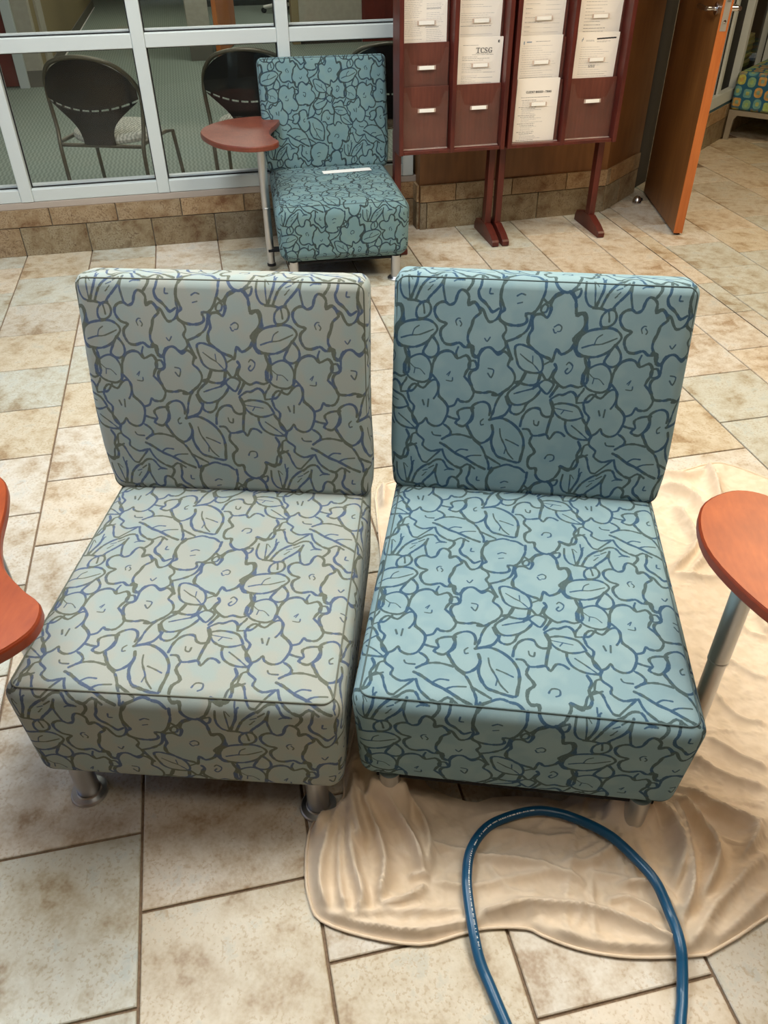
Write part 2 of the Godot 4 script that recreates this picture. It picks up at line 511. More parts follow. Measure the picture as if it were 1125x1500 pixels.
func rub_print() -> void:
	print_mask = PackedFloat32Array()
	print_mask.resize(FN * FH)
	var wob := FastNoiseLite.new()
	wob.seed = 5; wob.frequency = .035; wob.fractal_octaves = 2
	for st in STROKES:
		var flat_pts: Array = st.slice(2)
		var pts := smooth_path(flat_pts, false, 3) if flat_pts.size() > 4 else PackedVector2Array([Vector2(flat_pts[0], flat_pts[1]), Vector2(flat_pts[2], flat_pts[3])])
		var r0: float = st[0] * 1.46e-3 / 6.25 / 2 * FN / PRINT_W * .95 + .2
		for k in pts.size() - 1:
			var a := Vector2(pts[k].x * FN, pts[k].y * FH) / 1000.0
			var b := Vector2(pts[k + 1].x * FN, pts[k + 1].y * FH) / 1000.0
			var r := r0 * (1.0 + .38 * wob.get_noise_2d(a.x, a.y))
			var d := b - a
			var l2 := maxf(d.length_squared(), 1e-6)
			for y in range(int(floor(minf(a.y, b.y) - r - 2)), int(ceil(maxf(a.y, b.y) + r + 2))):
				for x in range(int(floor(minf(a.x, b.x) - r - 2)), int(ceil(maxf(a.x, b.x) + r + 2))):
					var p := Vector2(x, y) - a
					var t := clampf(p.dot(d) / l2, 0, 1)
					var c := clampf(r + .7 - (p - d * t).length(), 0, 1)
					if c > 0:
						var at := posmod(y, FH) * FN + posmod(x, FN)
						if c > print_mask[at]: print_mask[at] = c

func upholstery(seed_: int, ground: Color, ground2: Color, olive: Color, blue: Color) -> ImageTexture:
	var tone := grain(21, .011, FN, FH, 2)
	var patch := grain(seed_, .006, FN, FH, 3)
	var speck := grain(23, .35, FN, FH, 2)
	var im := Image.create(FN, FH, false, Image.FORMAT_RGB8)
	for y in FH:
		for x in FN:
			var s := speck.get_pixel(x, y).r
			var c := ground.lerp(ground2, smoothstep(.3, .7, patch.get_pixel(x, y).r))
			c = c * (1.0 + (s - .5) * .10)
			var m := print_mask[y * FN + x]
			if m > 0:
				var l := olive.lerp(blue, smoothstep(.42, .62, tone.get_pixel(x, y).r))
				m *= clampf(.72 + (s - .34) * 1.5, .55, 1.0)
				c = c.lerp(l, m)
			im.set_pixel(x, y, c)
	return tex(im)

func plain(c: Color, rough := .6, metal := 0.0) -> StandardMaterial3D:
	var m := StandardMaterial3D.new()
	m.albedo_color = c; m.roughness = rough; m.metallic = metal
	return m

func textured(t: Texture2D, rough: float, scale := Vector3.ONE, tri := true, tint := Color.WHITE) -> StandardMaterial3D:
	var m := plain(tint, rough)
	m.albedo_texture = t
	m.uv1_scale = scale
	m.uv1_triplanar = tri
	return m

func clear(alpha: float, tint := Color(.93, .97, .96)) -> StandardMaterial3D:
	var m := plain(Color(tint.r, tint.g, tint.b, alpha), .02)
	m.transparency = BaseMaterial3D.TRANSPARENCY_ALPHA
	m.metallic_specular = .5
	return m

func speckle(a: Color, b: Color, freq: float, seed_: int, n := 256) -> ImageTexture:
	var g := grain(seed_, freq, n, n, 3)
	var im := Image.create(n, n, false, Image.FORMAT_RGB8)
	for y in n:
		for x in n: im.set_pixel(x, y, a.lerp(b, smoothstep(.25, .75, g.get_pixel(x, y).r)))
	return tex(im)

func make_materials() -> void:
	var floor_stone := stone_image(11, [[0.0, rgb(156, 132, 102)], [.25, rgb(186, 170, 145)], [.5, rgb(203, 193, 173)], [.75, rgb(213, 206, 190)], [1.0, rgb(198, 196, 184)]], rgb(166, 142, 110), .4)
	var base_stone := stone_image(41, [[0.0, rgb(112, 78, 50)], [.3, rgb(142, 118, 90)], [.55, rgb(160, 140, 112)], [.8, rgb(174, 156, 130)], [1.0, rgb(134, 112, 86)]], rgb(86, 60, 40), .7)
	var tints := [Color(.97, .97, .98), Color(.92, .92, .92), Color(.94, .92, .88), Color(.90, .93, .94), Color(.97, .95, .93)]
	for k in 5:
		var m := textured(floor_stone[0], .42, Vector3.ONE, false, tints[k])
		m.heightmap_enabled = true; m.heightmap_texture = floor_stone[1]; m.heightmap_scale = .12
		mats["tile%d" % k] = m
		var q := textured(base_stone[0], .5, Vector3.ONE, false, [Color(.86, .88, .86), Color(.80, .80, .76), Color(.9, .88, .84), Color(.84, .82, .76), Color(.78, .8, .8)][k])
		q.heightmap_enabled = true; q.heightmap_texture = base_stone[1]; q.heightmap_scale = .15
		mats["base%d" % k] = q
		var c := textured(base_stone[0], .5, Vector3.ONE, false, [Color(1, .95, .88), Color(.92, .9, .86), Color(1, .9, .78), Color(.95, .95, .93), Color(.88, .82, .74)][k])
		c.heightmap_enabled = true; c.heightmap_texture = base_stone[1]; c.heightmap_scale = .2
		mats["cap%d" % k] = c
	mats.grout = textured(speckle(rgb(132, 110, 88), rgb(116, 96, 76), .1, 51), .9, Vector3.ONE * 4)
	mats.saw_cut = plain(rgb(44, 38, 32), .9)
	rub_print()
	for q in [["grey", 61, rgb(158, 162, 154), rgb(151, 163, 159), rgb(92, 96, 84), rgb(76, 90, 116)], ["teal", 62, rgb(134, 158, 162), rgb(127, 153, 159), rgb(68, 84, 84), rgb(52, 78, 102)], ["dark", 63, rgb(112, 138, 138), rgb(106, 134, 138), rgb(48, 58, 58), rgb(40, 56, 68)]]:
		var m := textured(upholstery(q[1], q[2], q[3], q[4], q[5]), .95, Vector3(1 / PRINT_W, 1 / PRINT_H, 1), false)
		m.metallic_specular = .2
		m.rim_enabled = true; m.rim = .08; m.rim_tint = .5
		mats["cloth_" + q[0]] = m
		mats["welt_" + q[0]] = plain(Color(q[4]).lerp(q[2], .15), .95)
	mats.lining = plain(rgb(22, 22, 24), .95)
	mats.steel = plain(rgb(198, 200, 202), .36, 1.0)
	mats.chrome = plain(rgb(205, 206, 208), .14, 1.0)
	mats.cherry = textured(wood_image(71, [[0.0, rgb(138, 58, 20)], [.5, rgb(150, 66, 25)], [1.0, rgb(162, 76, 31)]]), .34, Vector3(3, 1.2, 3))
	mats.cherry_edge = textured(wood_image(72, [[0.0, rgb(120, 44, 16)], [1.0, rgb(160, 66, 26)]]), .4, Vector3(3, 3, 3))
	mats.old_cherry = textured(wood_image(73, [[0.0, rgb(98, 46, 32)], [.5, rgb(112, 56, 40)], [1.0, rgb(126, 66, 48)]]), .38, Vector3(3, 1.2, 3))
	mats.mahogany = textured(wood_image(74, [[0.0, rgb(62, 20, 15)], [.5, rgb(80, 28, 20)], [1.0, rgb(98, 38, 28)]]), .4, Vector3(2, .8, 2))
	mats.mahogany_panel = textured(wood_image(75, [[0.0, rgb(80, 38, 27)], [.5, rgb(94, 46, 33)], [1.0, rgb(108, 56, 42)]]), .55, Vector3(2, .8, 2))
	mats.panelling = textured(wood_image(76, [[0.0, rgb(104, 66, 32)], [.5, rgb(122, 80, 42)], [1.0, rgb(138, 94, 54)]]), .5, Vector3(.9, .45, .9))
	mats.door_face = textured(wood_image(77, [[0.0, rgb(104, 64, 28)], [.5, rgb(122, 78, 36)], [1.0, rgb(138, 92, 46)]]), .45, Vector3(1.2, .4, 1.2))
	mats.door_edge = textured(wood_image(78, [[0.0, rgb(166, 88, 36)], [1.0, rgb(190, 110, 52)]]), .4, Vector3(4, .6, 4))
	mats.aluminium = plain(rgb(196, 204, 202), .42)
	mats.sill = plain(rgb(170, 158, 146), .7)
	mats.gasket = plain(rgb(20, 20, 20), .7)
	mats.glass = clear(.02, Color(.2, .24, .22))
	mats.glass.metallic_specular = .36
	mats.acrylic = clear(.006, Color(.9, .86, .82))
	mats.acrylic.metallic_specular = .3
	mats.acrylic_edge = clear(.45, Color(.9, .82, .76))
	mats.canvas = textured(speckle(rgb(222, 203, 178), rgb(214, 194, 167), .02, 81, 512), .95, Vector3.ONE * 2.2)
	mats.canvas.rim_enabled = true; mats.canvas.rim = .15
	mats.hose = plain(rgb(14, 78, 114), .33)
	mats.white_paint = textured(speckle(rgb(158, 142, 120), rgb(150, 134, 112), .05, 82), .9, Vector3.ONE)
	mats.hall_wall = textured(speckle(rgb(176, 172, 158), rgb(170, 166, 152), .05, 83), .9, Vector3.ONE)
	mats.tan_wall = plain(rgb(142, 128, 92), .8)
	mats.baseboard = plain(rgb(104, 102, 92), .7)
	mats.red_door = textured(wood_image(84, [[0.0, rgb(90, 26, 18)], [1.0, rgb(118, 42, 30)]]), .4, Vector3(1.5, .6, 1.5))
	mats.orange_door = textured(wood_image(85, [[0.0, rgb(190, 104, 46)], [1.0, rgb(212, 130, 66)]]), .45, Vector3(1.5, .6, 1.5))
	var carpet := Image.create(256, 256, false, Image.FORMAT_RGB8)
	var cg := grain(86, .2, 256, 256, 3)
	for y in 256:
		for x in 256:
			var rib := .5 + .5 * sin(x * TAU / 16.0 + 1.2 * sin(y * TAU / 64.0))
			carpet.set_pixel(x, y, rgb(98, 112, 104).lerp(rgb(148, 160, 148), clampf(rib * .55 + cg.get_pixel(x, y).r * .5, 0, 1)))
	mats.carpet = textured(tex(carpet), 1.0, Vector3.ONE * 2.2)
	mats.black_shell = plain(rgb(12, 12, 11), .45)
	mats.black_shell.metallic_specular = .35
	mats.bronze = plain(rgb(92, 88, 72), .42, .6)
	var stripe := Image.create(128, 128, false, Image.FORMAT_RGB8)
	var sg := grain(87, .05, 128, 128, 2)
	for y in 128:
		for x in 128: stripe.set_pixel(x, y, rgb(150, 154, 140).lerp(rgb(206, 206, 192), smoothstep(.3, .7, .5 + .5 * sin(x * TAU / 9.15 + 5.0 * sg.get_pixel(x, y).r))))
	mats.stripes = textured(tex(stripe), .95, Vector3.ONE * 4)
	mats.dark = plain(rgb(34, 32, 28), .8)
	mats.paper_edge = plain(rgb(226, 220, 208), .9)
	mats.ink = plain(rgb(40, 40, 42), .9)
	mats.card = plain(rgb(238, 238, 232), .7)
	mats.brass = plain(rgb(150, 138, 90), .4, .6)
	mats.bench_metal = plain(rgb(178, 172, 158), .4, .6)
	mats.bench = textured(bench_image(), .9, Vector3.ONE * 2.3)
	mats.ceiling = textured(speckle(rgb(206, 202, 194), rgb(198, 194, 186), .2, 88), .95, Vector3.ONE)

func bench_image() -> ImageTexture:
	var n := 384
	var im := Image.create(n, n, false, Image.FORMAT_RGB8)
	var g := grain(91, .03, n, n, 3)
	var cols := [rgb(150, 172, 84), rgb(178, 178, 90), rgb(120, 160, 128), rgb(188, 150, 84), rgb(158, 184, 110), rgb(100, 152, 150)]
	var k := 0
	im.fill(rgb(34, 92, 122))
	var cells := []
	for j in 6:
		for i in 6:
			cells.append([i * 64 + 32 + (6 if j % 2 else -4), j * 64 + 32 + (-5 if i % 2 else 5), (i * 5 + j * 3 + (i * j) % 4) % 6, (i + 2 * j) % 3 == 0])
	for y in n:
		for x in n:
			for c in cells:
				var d := Vector2(fposmod(x - c[0] + n / 2.0, n) - n / 2.0, fposmod(y - c[1] + n / 2.0, n) - n / 2.0)
				if absf(d.x) > 28 or absf(d.y) > 28: continue
				var r := pow(pow(absf(d.x), 4.0) + pow(absf(d.y), 4.0), .25) if c[3] else pow(pow(absf(d.x), 2.6) + pow(absf(d.y) * .88, 2.6), 1 / 2.6)
				if r < 25:
					var col: Color = cols[c[2]]
					if r < 11: col = col.lerp(cols[(c[2] + 2) % 6], .75)
					im.set_pixel(x, y, col * (.88 + .24 * g.get_pixel(x, y).r))
				break
	return tex(im)

# ---------------------------------------------------------------- light
func ceiling_light(at: Vector3, size: Vector2, col: Color, energy: float, label: String) -> void:
	var t := thing("ceiling_light", label, "ceiling light", at, 0, "recessed ceiling lights")
	var f := Shape.new()
	for s in [-1.0, 1.0]:
		box(f, Vector3(s * (size.x / 2 + .02), -.01, 0), Vector3(.04, .03, size.y + .08), .004)
		box(f, Vector3(0, -.01, s * (size.y / 2 + .02)), Vector3(size.x, .03, .04), .004)
	part("frame", f, plain(rgb(238, 238, 232), .7), t)
	var m := plain(Color(.9, .9, .9), .6)
	m.emission_enabled = true; m.emission = col; m.emission_energy_multiplier = minf(energy * 1.2, 6.0)
	part("diffuser", one_box(Vector3(size.x, .012, size.y), .002), m, t)
	var l := AreaLight3D.new()
	l.name = "glow"
	l.area_size = size; l.light_color = col; l.light_energy = energy
	l.area_normalize_energy = false
	l.shadow_enabled = true
	l.area_range = 30.0
	l.area_attenuation = 2.0
	t.add_child(l)
	l.position = Vector3(0, -.03, 0)
	l.rotation.x = -PI / 2

func set_camera_and_light() -> void:
	cam = Camera3D.new()
	cam.name = "camera"
	cam.fov = 65.736
	cam.near = .05; cam.far = 60
	add_child(cam)
	cam.transform = Transform3D(Basis(Vector3(.97700525, -.0083203, .21305283), Vector3(.13827576, .78533768, -.60342732), Vector3(-.16229772, .61901171, .76842954)).orthonormalized(), Vector3(0, 1.5063, 0))
	cam.current = true
	var env := Environment.new()
	env.background_mode = Environment.BG_SKY
	var sky := Sky.new()
	var sm := ProceduralSkyMaterial.new()
	sm.sky_top_color = Color(.36, .52, .78); sm.sky_horizon_color = Color(.78, .85, .92)
	sm.ground_bottom_color = Color(.30, .30, .28); sm.ground_horizon_color = Color(.62, .64, .62)
	sm.sky_energy_multiplier = SKY_POWER
	sky.sky_material = sm
	env.sky = sky
	env.tonemap_mode = Environment.TONE_MAPPER_LINEAR
	env.tonemap_exposure = EXPOSURE
	env.sdfgi_enabled = true; env.ssao_enabled = true; env.ssil_enabled = true
	var we := WorldEnvironment.new()
	we.name = "environment"; we.environment = env
	add_child(we)

const SKY_POWER = 1.5
const EXPOSURE = .78

# ---------------------------------------------------------------- setting
func tile_shape(w: float, d: float, uvo: Vector2, turn: int) -> Shape:
	var s := Shape.new()
	var hx := w / 2 - .003
	var hz := d / 2 - .003
	var e := .002
	var top := [Vector3(-hx + e, 0, -hz + e), Vector3(hx - e, 0, -hz + e), Vector3(hx - e, 0, hz - e), Vector3(-hx + e, 0, hz - e)]
	var low := [Vector3(-hx, -.0015, -hz), Vector3(hx, -.0015, -hz), Vector3(hx, -.0015, hz), Vector3(-hx, -.0015, hz)]
	var bot := [Vector3(-hx, -.009, -hz), Vector3(hx, -.009, -hz), Vector3(hx, -.009, hz), Vector3(-hx, -.009, hz)]
	var uv := func(p: Vector3) -> Vector2:
		return uvo + (Vector2(p.x, p.z) / .66).rotated(turn * PI / 2)
	s.flat(top[0], top[1], top[2], Vector3.UP, uv.call(top[0]), uv.call(top[1]), uv.call(top[2]))
	s.flat(top[0], top[2], top[3], Vector3.UP, uv.call(top[0]), uv.call(top[2]), uv.call(top[3]))
	for k in 4:
		var j := (k + 1) % 4
		var away: Vector3 = (low[k] + low[j]) / 2
		for pr in [[top, low, Vector3(away.x, .3, away.z)], [low, bot, Vector3(away.x, 0, away.z)]]:
			s.flat(pr[0][k], pr[0][j], pr[1][j], pr[2], uv.call(pr[0][k]), uv.call(pr[0][j]), uv.call(pr[1][j]))
			s.flat(pr[0][k], pr[1][j], pr[1][k], pr[2], uv.call(pr[0][k]), uv.call(pr[1][j]), uv.call(pr[1][k]))
	return s

func lobby_has(x: float, z: float) -> bool:
	if z > WALL_Z + .02: return true
	# in front of the angled wall
	var q := Vector2(x - 2.27, z + 4.39)
	return x > 2.3 and q.dot(Vector2(.6545, .7561)) > -.04

func build_floor() -> void:
	var fl := structure("floor", "beige stone-look ceramic tile floor laid in staggered rows")
	var g := Shape.new()
	box(g, Vector3(1.7, -.056, -.58), Vector3(9.8, .1, 7.76), .001)
	box(g, Vector3(4.67, -.056, -6.33), Vector3(3.86, .1, 3.74), .001)
	part("grout_bed", g, mats.grout, fl)
	part("expansion_joint", one_box(Vector3(.005, .004, 7.6), .0005, Vector3(CUT_X, -.0035, -.6)), mats.saw_cut, fl, "dark sealant line cut through the tiles")
	var rng := RandomNumberGenerator.new()
	rng.seed = 7
	var shapes := {}
	var all := []
	var inv := cam.transform.affine_inverse()
	for i in range(-9, 21):
		for half in 2:
			var x0 := TILE_X + i * TILE
			var x1 := x0 + TILE
			if i == 7:
				if half == 0: x1 = CUT_X
				else: x0 = CUT_X
			elif half == 1: continue
			for j in range(-24, 13):
				var z := TILE_Z + j * TILE + (0.0 if posmod(i, 2) == 1 else TILE / 2) + TILE / 2
				var x := (x0 + x1) / 2
				if not lobby_has(x, z) or z > 3.2 or x < -3.1 or x > 6.5:
					if not (z > WALL_Z - TILE / 2 and z <= WALL_Z + .02 and x < 2.3): continue
				var z0 := z - TILE / 2
				var z1 := z + TILE / 2
				if x < 2.3: z0 = maxf(z0, WALL_Z - .01)
				if z1 - z0 < .03: continue
				var var_ := rng.randi_range(0, 9)
				var key := [snappedf(x1 - x0, .001), snappedf(z1 - z0, .001), var_]
				var mat := rng.randi_range(0, 4)
				var p := inv * Vector3(x, 0, (z0 + z1) / 2)
				var big := 0.0
				if p.z < -.2:
					var u := -p.x / p.z * 1160.8
					var w := -p.y / p.z * 1160.8
					if absf(u) < 640 and absf(w) < 830: big = (x1 - x0) * (z1 - z0) / pow(-p.z, 3.0)
				all.append([big, key, Vector3(x, 0, (z0 + z1) / 2), mat])
				if not shapes.has(key):
					shapes[key] = tile_shape(x1 - x0, z1 - z0, Vector2(var_ * .37, var_ * .61), var_)
	all.sort_custom(func(a, b): return a[0] > b[0])
	var meshes := {}
	var rest := {}
	for k in all.size():
		var a = all[k]
		if k < 300 and a[0] > 0:
			if not meshes.has(a[1]): meshes[a[1]] = shapes[a[1]].mesh()
			part("tile", meshes[a[1]], mats["tile%d" % a[3]], fl).position = a[2]
		else:
			if not rest.has(a[3]): rest[a[3]] = Shape.new()
			var r: Shape = rest[a[3]]
			var s: Shape = shapes[a[1]]
			var at := r.v.size()
			for q in s.v.size(): r.put(s.v[q] + a[2], s.n[q], s.t[q])
			for q in s.i: r.i.append(q + at)
	for k in rest:
		part("far_tiles", rest[k], mats["tile%d" % k], fl, "farther floor tiles").set_meta("kind", "stuff")

# two courses of stone tiles along a wall foot; local x along the wall, face towards +z
func stone_base(wall: Node3D, x0: float, x1: float, phase: float, seed_: int, face := 0.0, y1 := .144, y2 := .235) -> void:
	var rng := RandomNumberGenerator.new()
	rng.seed = seed_
	for course in 2:
		var a := 0.0 if course == 0 else y1 + .004
		var b := y1 if course == 0 else y2
		var start := phase + (TILE / 2 if course == 1 else 0.0)
		for k in range(int(floor((x0 - start) / TILE)), int(ceil((x1 - start) / TILE))):
			var l := maxf(start + k * TILE, x0) + .002
			var r := minf(start + (k + 1) * TILE, x1) - .002
			if r - l < .015: continue
			var s := Shape.new()
			rbox(s, Vector3(r - l, b - a, .014), .002, Transform3D.IDENTITY, 1, 1, Vector3.ZERO, Vector2(rng.randf() * 3, rng.randf() * 3))
			for q in s.t.size(): s.t[q] = s.t[q] * 1.5
			var o := part("base_tile" if course == 0 else "cap_tile", s, mats[("base%d" if course == 0 else "cap%d") % rng.randi_range(0, 4)], wall)
			o.position = Vector3((l + r) / 2, (a + b) / 2, face - .007 + (.0015 if course == 1 else 0.0))

func framed_glass(win: Node3D, xs: Array, ys: Array, bar: float, depth: float, zf: float) -> void:
	# xs, ys: left and lower edges of the bars; panes between; front of the bars at local z = zf
	for k in xs.size():
		part("mullion", one_box(Vector3(bar, ys[-1] + bar - ys[0], depth), .004), mats.aluminium, win).position = Vector3(xs[k] + bar / 2, (ys[0] + ys[-1] + bar) / 2, zf - depth / 2)
	for k in xs.size() - 1:
		var w: float = xs[k + 1] - xs[k] - bar
		var cx: float = xs[k] + bar + w / 2
		for j in ys.size():
			part("rail", one_box(Vector3(w, bar, depth - .006), .004), mats.aluminium, win).position = Vector3(cx, ys[j] + bar / 2, zf - depth / 2)
			if j == ys.size() - 1: continue
			var h: float = ys[j + 1] - ys[j] - bar
			var cy: float = ys[j] + bar + h / 2
			part("pane", one_box(Vector3(w - .004, h - .004, .006), .001), mats.glass, win).position = Vector3(cx, cy, zf - depth * .55)
			var gk := Shape.new()
			for s in [-1.0, 1.0]:
				box(gk, Vector3(cx + s * (w / 2 - .003), cy, zf - depth * .55 + .008), Vector3(.006, h, .008), .001)
				box(gk, Vector3(cx, cy + s * (h / 2 - .003), zf - depth * .55 + .008), Vector3(w - .012, .006, .008), .001)
			part("gasket", gk, mats.gasket, win)
			part("stop_bead", one_box(Vector3(w, .012, .03), .002), mats.aluminium, win).position = Vector3(cx, ys[j] + bar + .006, zf - depth * .55 - .022)

func build_shell() -> void:
	var c := structure("ceiling", "white ceiling over lobby and hallway")
	part("slab", one_box(Vector3(11.2, .12, 21.6), .001, Vector3(1.3, 3.06, -7.1)), mats.ceiling, c)
	# lobby walls outside the picture
	var wl := structure("wall_left", "painted lobby wall with a wide daylight window", Vector3(-3.26, 0, 0))
	part("lower_wall", one_box(Vector3(.12, .8, 7.9), .002, Vector3(0, .4, -.6)), mats.white_paint, wl)
	part("upper_wall", one_box(Vector3(.12, .4, 7.9), .002, Vector3(0, 2.8, -.6)), mats.white_paint, wl)
	part("pier", one_box(Vector3(.12, 1.8, .45), .002, Vector3(0, 1.7, -4.325)), mats.white_paint, wl)
	part("pier", one_box(Vector3(.12, 1.8, 3.6), .002, Vector3(0, 1.7, 1.55)), mats.white_paint, wl)
	var w3 := structure("window_3", "wide aluminium window in the left lobby wall", Vector3(-3.2, 0, -.25), PI / 2)
	framed_glass(w3, [0.0, 1.25, 2.55, 3.79], [.8, 2.55], .06, .1, .0)
	part("front_wall", one_box(Vector3(9.9, 3, .12), .002, Vector3(1.7, 1.5, 3.36)), mats.panelling, structure("wall_front", "wood-panelled lobby wall facing the chairs"))
	part("side_wall", one_box(Vector3(.12, 3, 12.9), .002, Vector3(6.66, 1.5, -3.0)), mats.white_paint, structure("wall_right", "painted far side wall of the lobby"))
	# window wall
	var wb := structure("wall_back", "low stone-tiled wall below the hallway window", Vector3(0, 0, WALL_Z))
	part("footing", one_box(Vector3(4.36, .235, .1), .001, Vector3(-1.04, .1175, -.064)), mats.sill, wb)
	part("ledge", one_box(Vector3(4.36, .032, .11), .003, Vector3(-1.04, .251, -.057)), mats.sill, wb)
	part("header", one_box(Vector3(4.36, .56, .1), .002, Vector3(-1.04, 2.72, -.06)), mats.white_paint, wb)
	stone_base(wb, -3.2, 1.14, TILE_X, 31)
	var w1 := structure("window_1", "white aluminium window looking into the carpeted hallway", Vector3(0, 0, WALL_Z))
	framed_glass(w1, [-2.953, -2.278, -1.603, -.923, -.247, .43, 1.055], [.268, .923, 2.38], .06, .085, .0)
	# wood-panelled pier beside the window
	var wp := structure("wall_pier", "wood-panelled wall with stone tile base behind the racks", Vector3(0, 0, -4.325))
	var s := Shape.new()
	plate(s, PackedVector2Array([Vector2(1.13, 0), Vector2(2.245, .055), Vector2(2.60, .36), Vector2(2.60, .50), Vector2(1.13, .30)]), 3.0, Transform3D(Basis(Vector3(1, 0, 0), Vector3(0, 0, -1), Vector3(0, 1, 0)), Vector3(0, 1.5, 0)), .004)
	part("panelling", s, mats.panelling, wp)
	var face := Node3D.new()
	face.name = "base_course"; wp.add_child(face)
	face.position = Vector3(1.13, 0, 0); face.rotation.y = -atan2(-.055, 1.115) * -1.0
	face.rotation.y = atan2(.055, 1.115)
	stone_base(face, .0, 1.118, .04, 33, .014)
	var face2 := Node3D.new()
	face2.name = "side_base_course"; wp.add_child(face2)
	face2.position = Vector3(2.245, 0, -.055); face2.rotation.y = atan2(.305, .355)
	stone_base(face2, .0, .455, .2, 34, .014)
	var face3 := Node3D.new()
	face3.name = "return_base_course"; wp.add_child(face3)
	face3.position = Vector3(1.13, 0, -.085); face3.rotation.y = -PI / 2
	stone_base(face3, .0, .085, -.2, 35, .014)
	# angled wall with the doorway and a second window
	var turn := atan2(.6545, .7561)
	var wa := structure("wall_corner", "angled lobby wall with a doorway and a stone tile base", Vector3(2.27, 0, -4.39), turn)
	part("door_head", one_box(Vector3(1.0, .85, .12), .002, Vector3(.93, 2.575, -.07)), mats.panelling, wa)
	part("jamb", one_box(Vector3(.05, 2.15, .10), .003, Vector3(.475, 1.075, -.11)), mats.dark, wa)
	part("hinge_shade_post", one_box(Vector3(.24, 2.15, .10), .004, Vector3(.575, 1.075, -.075)), mats.dark, wa)  # added post, its dark colour stands for the shade in the hinge gap
	part("jamb", one_box(Vector3(.05, 2.15, .14), .003, Vector3(1.395, 1.075, -.08)), mats.aluminium, wa)
	part("footing", one_box(Vector3(4.2, .235, .1), .001, Vector3(3.52, .1175, -.064)), mats.sill, wa)
	part("ledge", one_box(Vector3(4.2, .022, .1), .002, Vector3(3.52, .246, -.058)), plain(rgb(60, 96, 112), .6), wa, "blue-grey sill strip")
	part("header", one_box(Vector3(4.2, .56, .1), .002, Vector3(3.52, 2.72, -.06)), mats.white_paint, wa)
	stone_base(wa, 1.42, 5.6, 1.2, 36)
	var w2 := structure("window_2", "white aluminium window beside the doorway and the bench", Vector3(2.27, 0, -4.39), turn)
	framed_glass(w2, [1.42, 1.80], [.27, 2.36], .05, .05, -.015)
	framed_glass(w2, [2.14, 2.84, 3.54, 4.24, 4.94, 5.55], [.258, 2.36], .055, .09, .0)
	part("bottom_rail", one_box(Vector3(.75, .075, .06), .003, Vector3(1.80, .296, -.03)), mats.aluminium, w2)
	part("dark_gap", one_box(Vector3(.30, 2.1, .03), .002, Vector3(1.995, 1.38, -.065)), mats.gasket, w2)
	# hallway beyond the glass
	var hf := structure("floor_hall", "grey-green ribbed carpet in the hallway")
	part("carpet", one_box(Vector3(6.9, .06, 13.2), .001, Vector3(-.6, -.03, -11.1)), mats.carpet, hf)
	var hl := structure("wall_hall_left", "beige hallway walls with grey baseboard")
	part("end_wall", one_box(Vector3(7.0, 3, .12), .002, Vector3(-.6, 1.5, -17.7)), mats.hall_wall, hl)
	part("far_side", one_box(Vector3(.12, 3, 13.2), .002, Vector3(-4.06, 1.5, -11.1)), mats.hall_wall, hl)
	part("door_return", one_box(Vector3(.16, 3, .14), .004, Vector3(-1.475, 1.5, -9.27)), mats.hall_wall, hl)
	part("corridor_wall", one_box(Vector3(.14, 3, 6.6), .004, Vector3(-1.47, 1.5, -12.65)), mats.tan_wall, hl)
	part("baseboard", one_box(Vector3(.16, .14, .012), .002, Vector3(-1.475, .07, -9.194)), mats.baseboard, hl)
	part("baseboard", one_box(Vector3(.012, .12, 6.6), .002, Vector3(-1.394, .06, -12.65)), mats.baseboard, hl)
	part("door_trim", one_box(Vector3(.03, 2.2, .35), .004, Vector3(-1.39, 1.1, -9.8)), mats.hall_wall, hl)
	part("shoe_strip", one_box(Vector3(.012, .012, 6.6), .002, Vector3(-1.383, .006, -12.65)), mats.card, hl)
	part("post", one_box(Vector3(.09, 2.3, .12), .004, Vector3(-1.585, 1.15, -9.2)), mats.aluminium, hl)
	var d2 := structure("door_2", "dark red wooden door at the end of the hallway", Vector3(-2.08, 0, -9.24))
	part("leaf", one_box(Vector3(.88, 2.2, .05), .003, Vector3(0, 1.11, 0)), mats.red_door, d2)
	part("stop_rail", one_box(Vector3(.06, 2.2, .1), .003, Vector3(-.49, 1.1, 0)), mats.aluminium, d2)
	var hb := structure("wall_hall_back", "grey hallway and office walls with dark baseboard")
	part("column", one_box(Vector3(.24, 3, .3), .004, Vector3(.16, 1.5, -10.45)), mats.hall_wall, hb)
	part("column_base", one_box(Vector3(.25, .14, .31), .003, Vector3(.16, .07, -10.45)), mats.baseboard, hb)
	part("side_wall", one_box(Vector3(.14, 3, 6.8), .003, Vector3(.12, 1.5, -14.1)), mats.hall_wall, hb)
	part("office_wall", one_box(Vector3(2.6, 3, .12), .003, Vector3(1.45, 1.5, -15.6)), mats.white_paint, hb)
	part("office_baseboard", one_box(Vector3(2.6, .16, .02), .003, Vector3(1.45, .08, -15.53)), mats.dark, hb)
	part("partition", one_box(Vector3(.78, 3, .14), .003, Vector3(1.76, 1.5, -11.25)), mats.hall_wall, hb)
	part("partition_trim", one_box(Vector3(.09, 3, .17), .003, Vector3(1.33, 1.5, -11.25)), mats.tan_wall, hb)
	part("partition_base", one_box(Vector3(.76, .12, .012), .002, Vector3(1.76, .06, -11.173)), mats.dark, hb)
	part("wood_panel", one_box(Vector3(.62, 3, .15), .003, Vector3(2.46, 1.5, -11.23)), mats.red_door, hb)
	part("cross_wall", one_box(Vector3(.12, 3, 12.7), .003, Vector3(2.83, 1.5, -11.3)), mats.hall_wall, hb)
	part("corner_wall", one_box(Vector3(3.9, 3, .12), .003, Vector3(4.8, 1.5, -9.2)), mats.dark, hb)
	part("store_floor", one_box(Vector3(3.8, .05, 4.6), .002, Vector3(4.75, -.085, -6.9)), mats.carpet, hb)
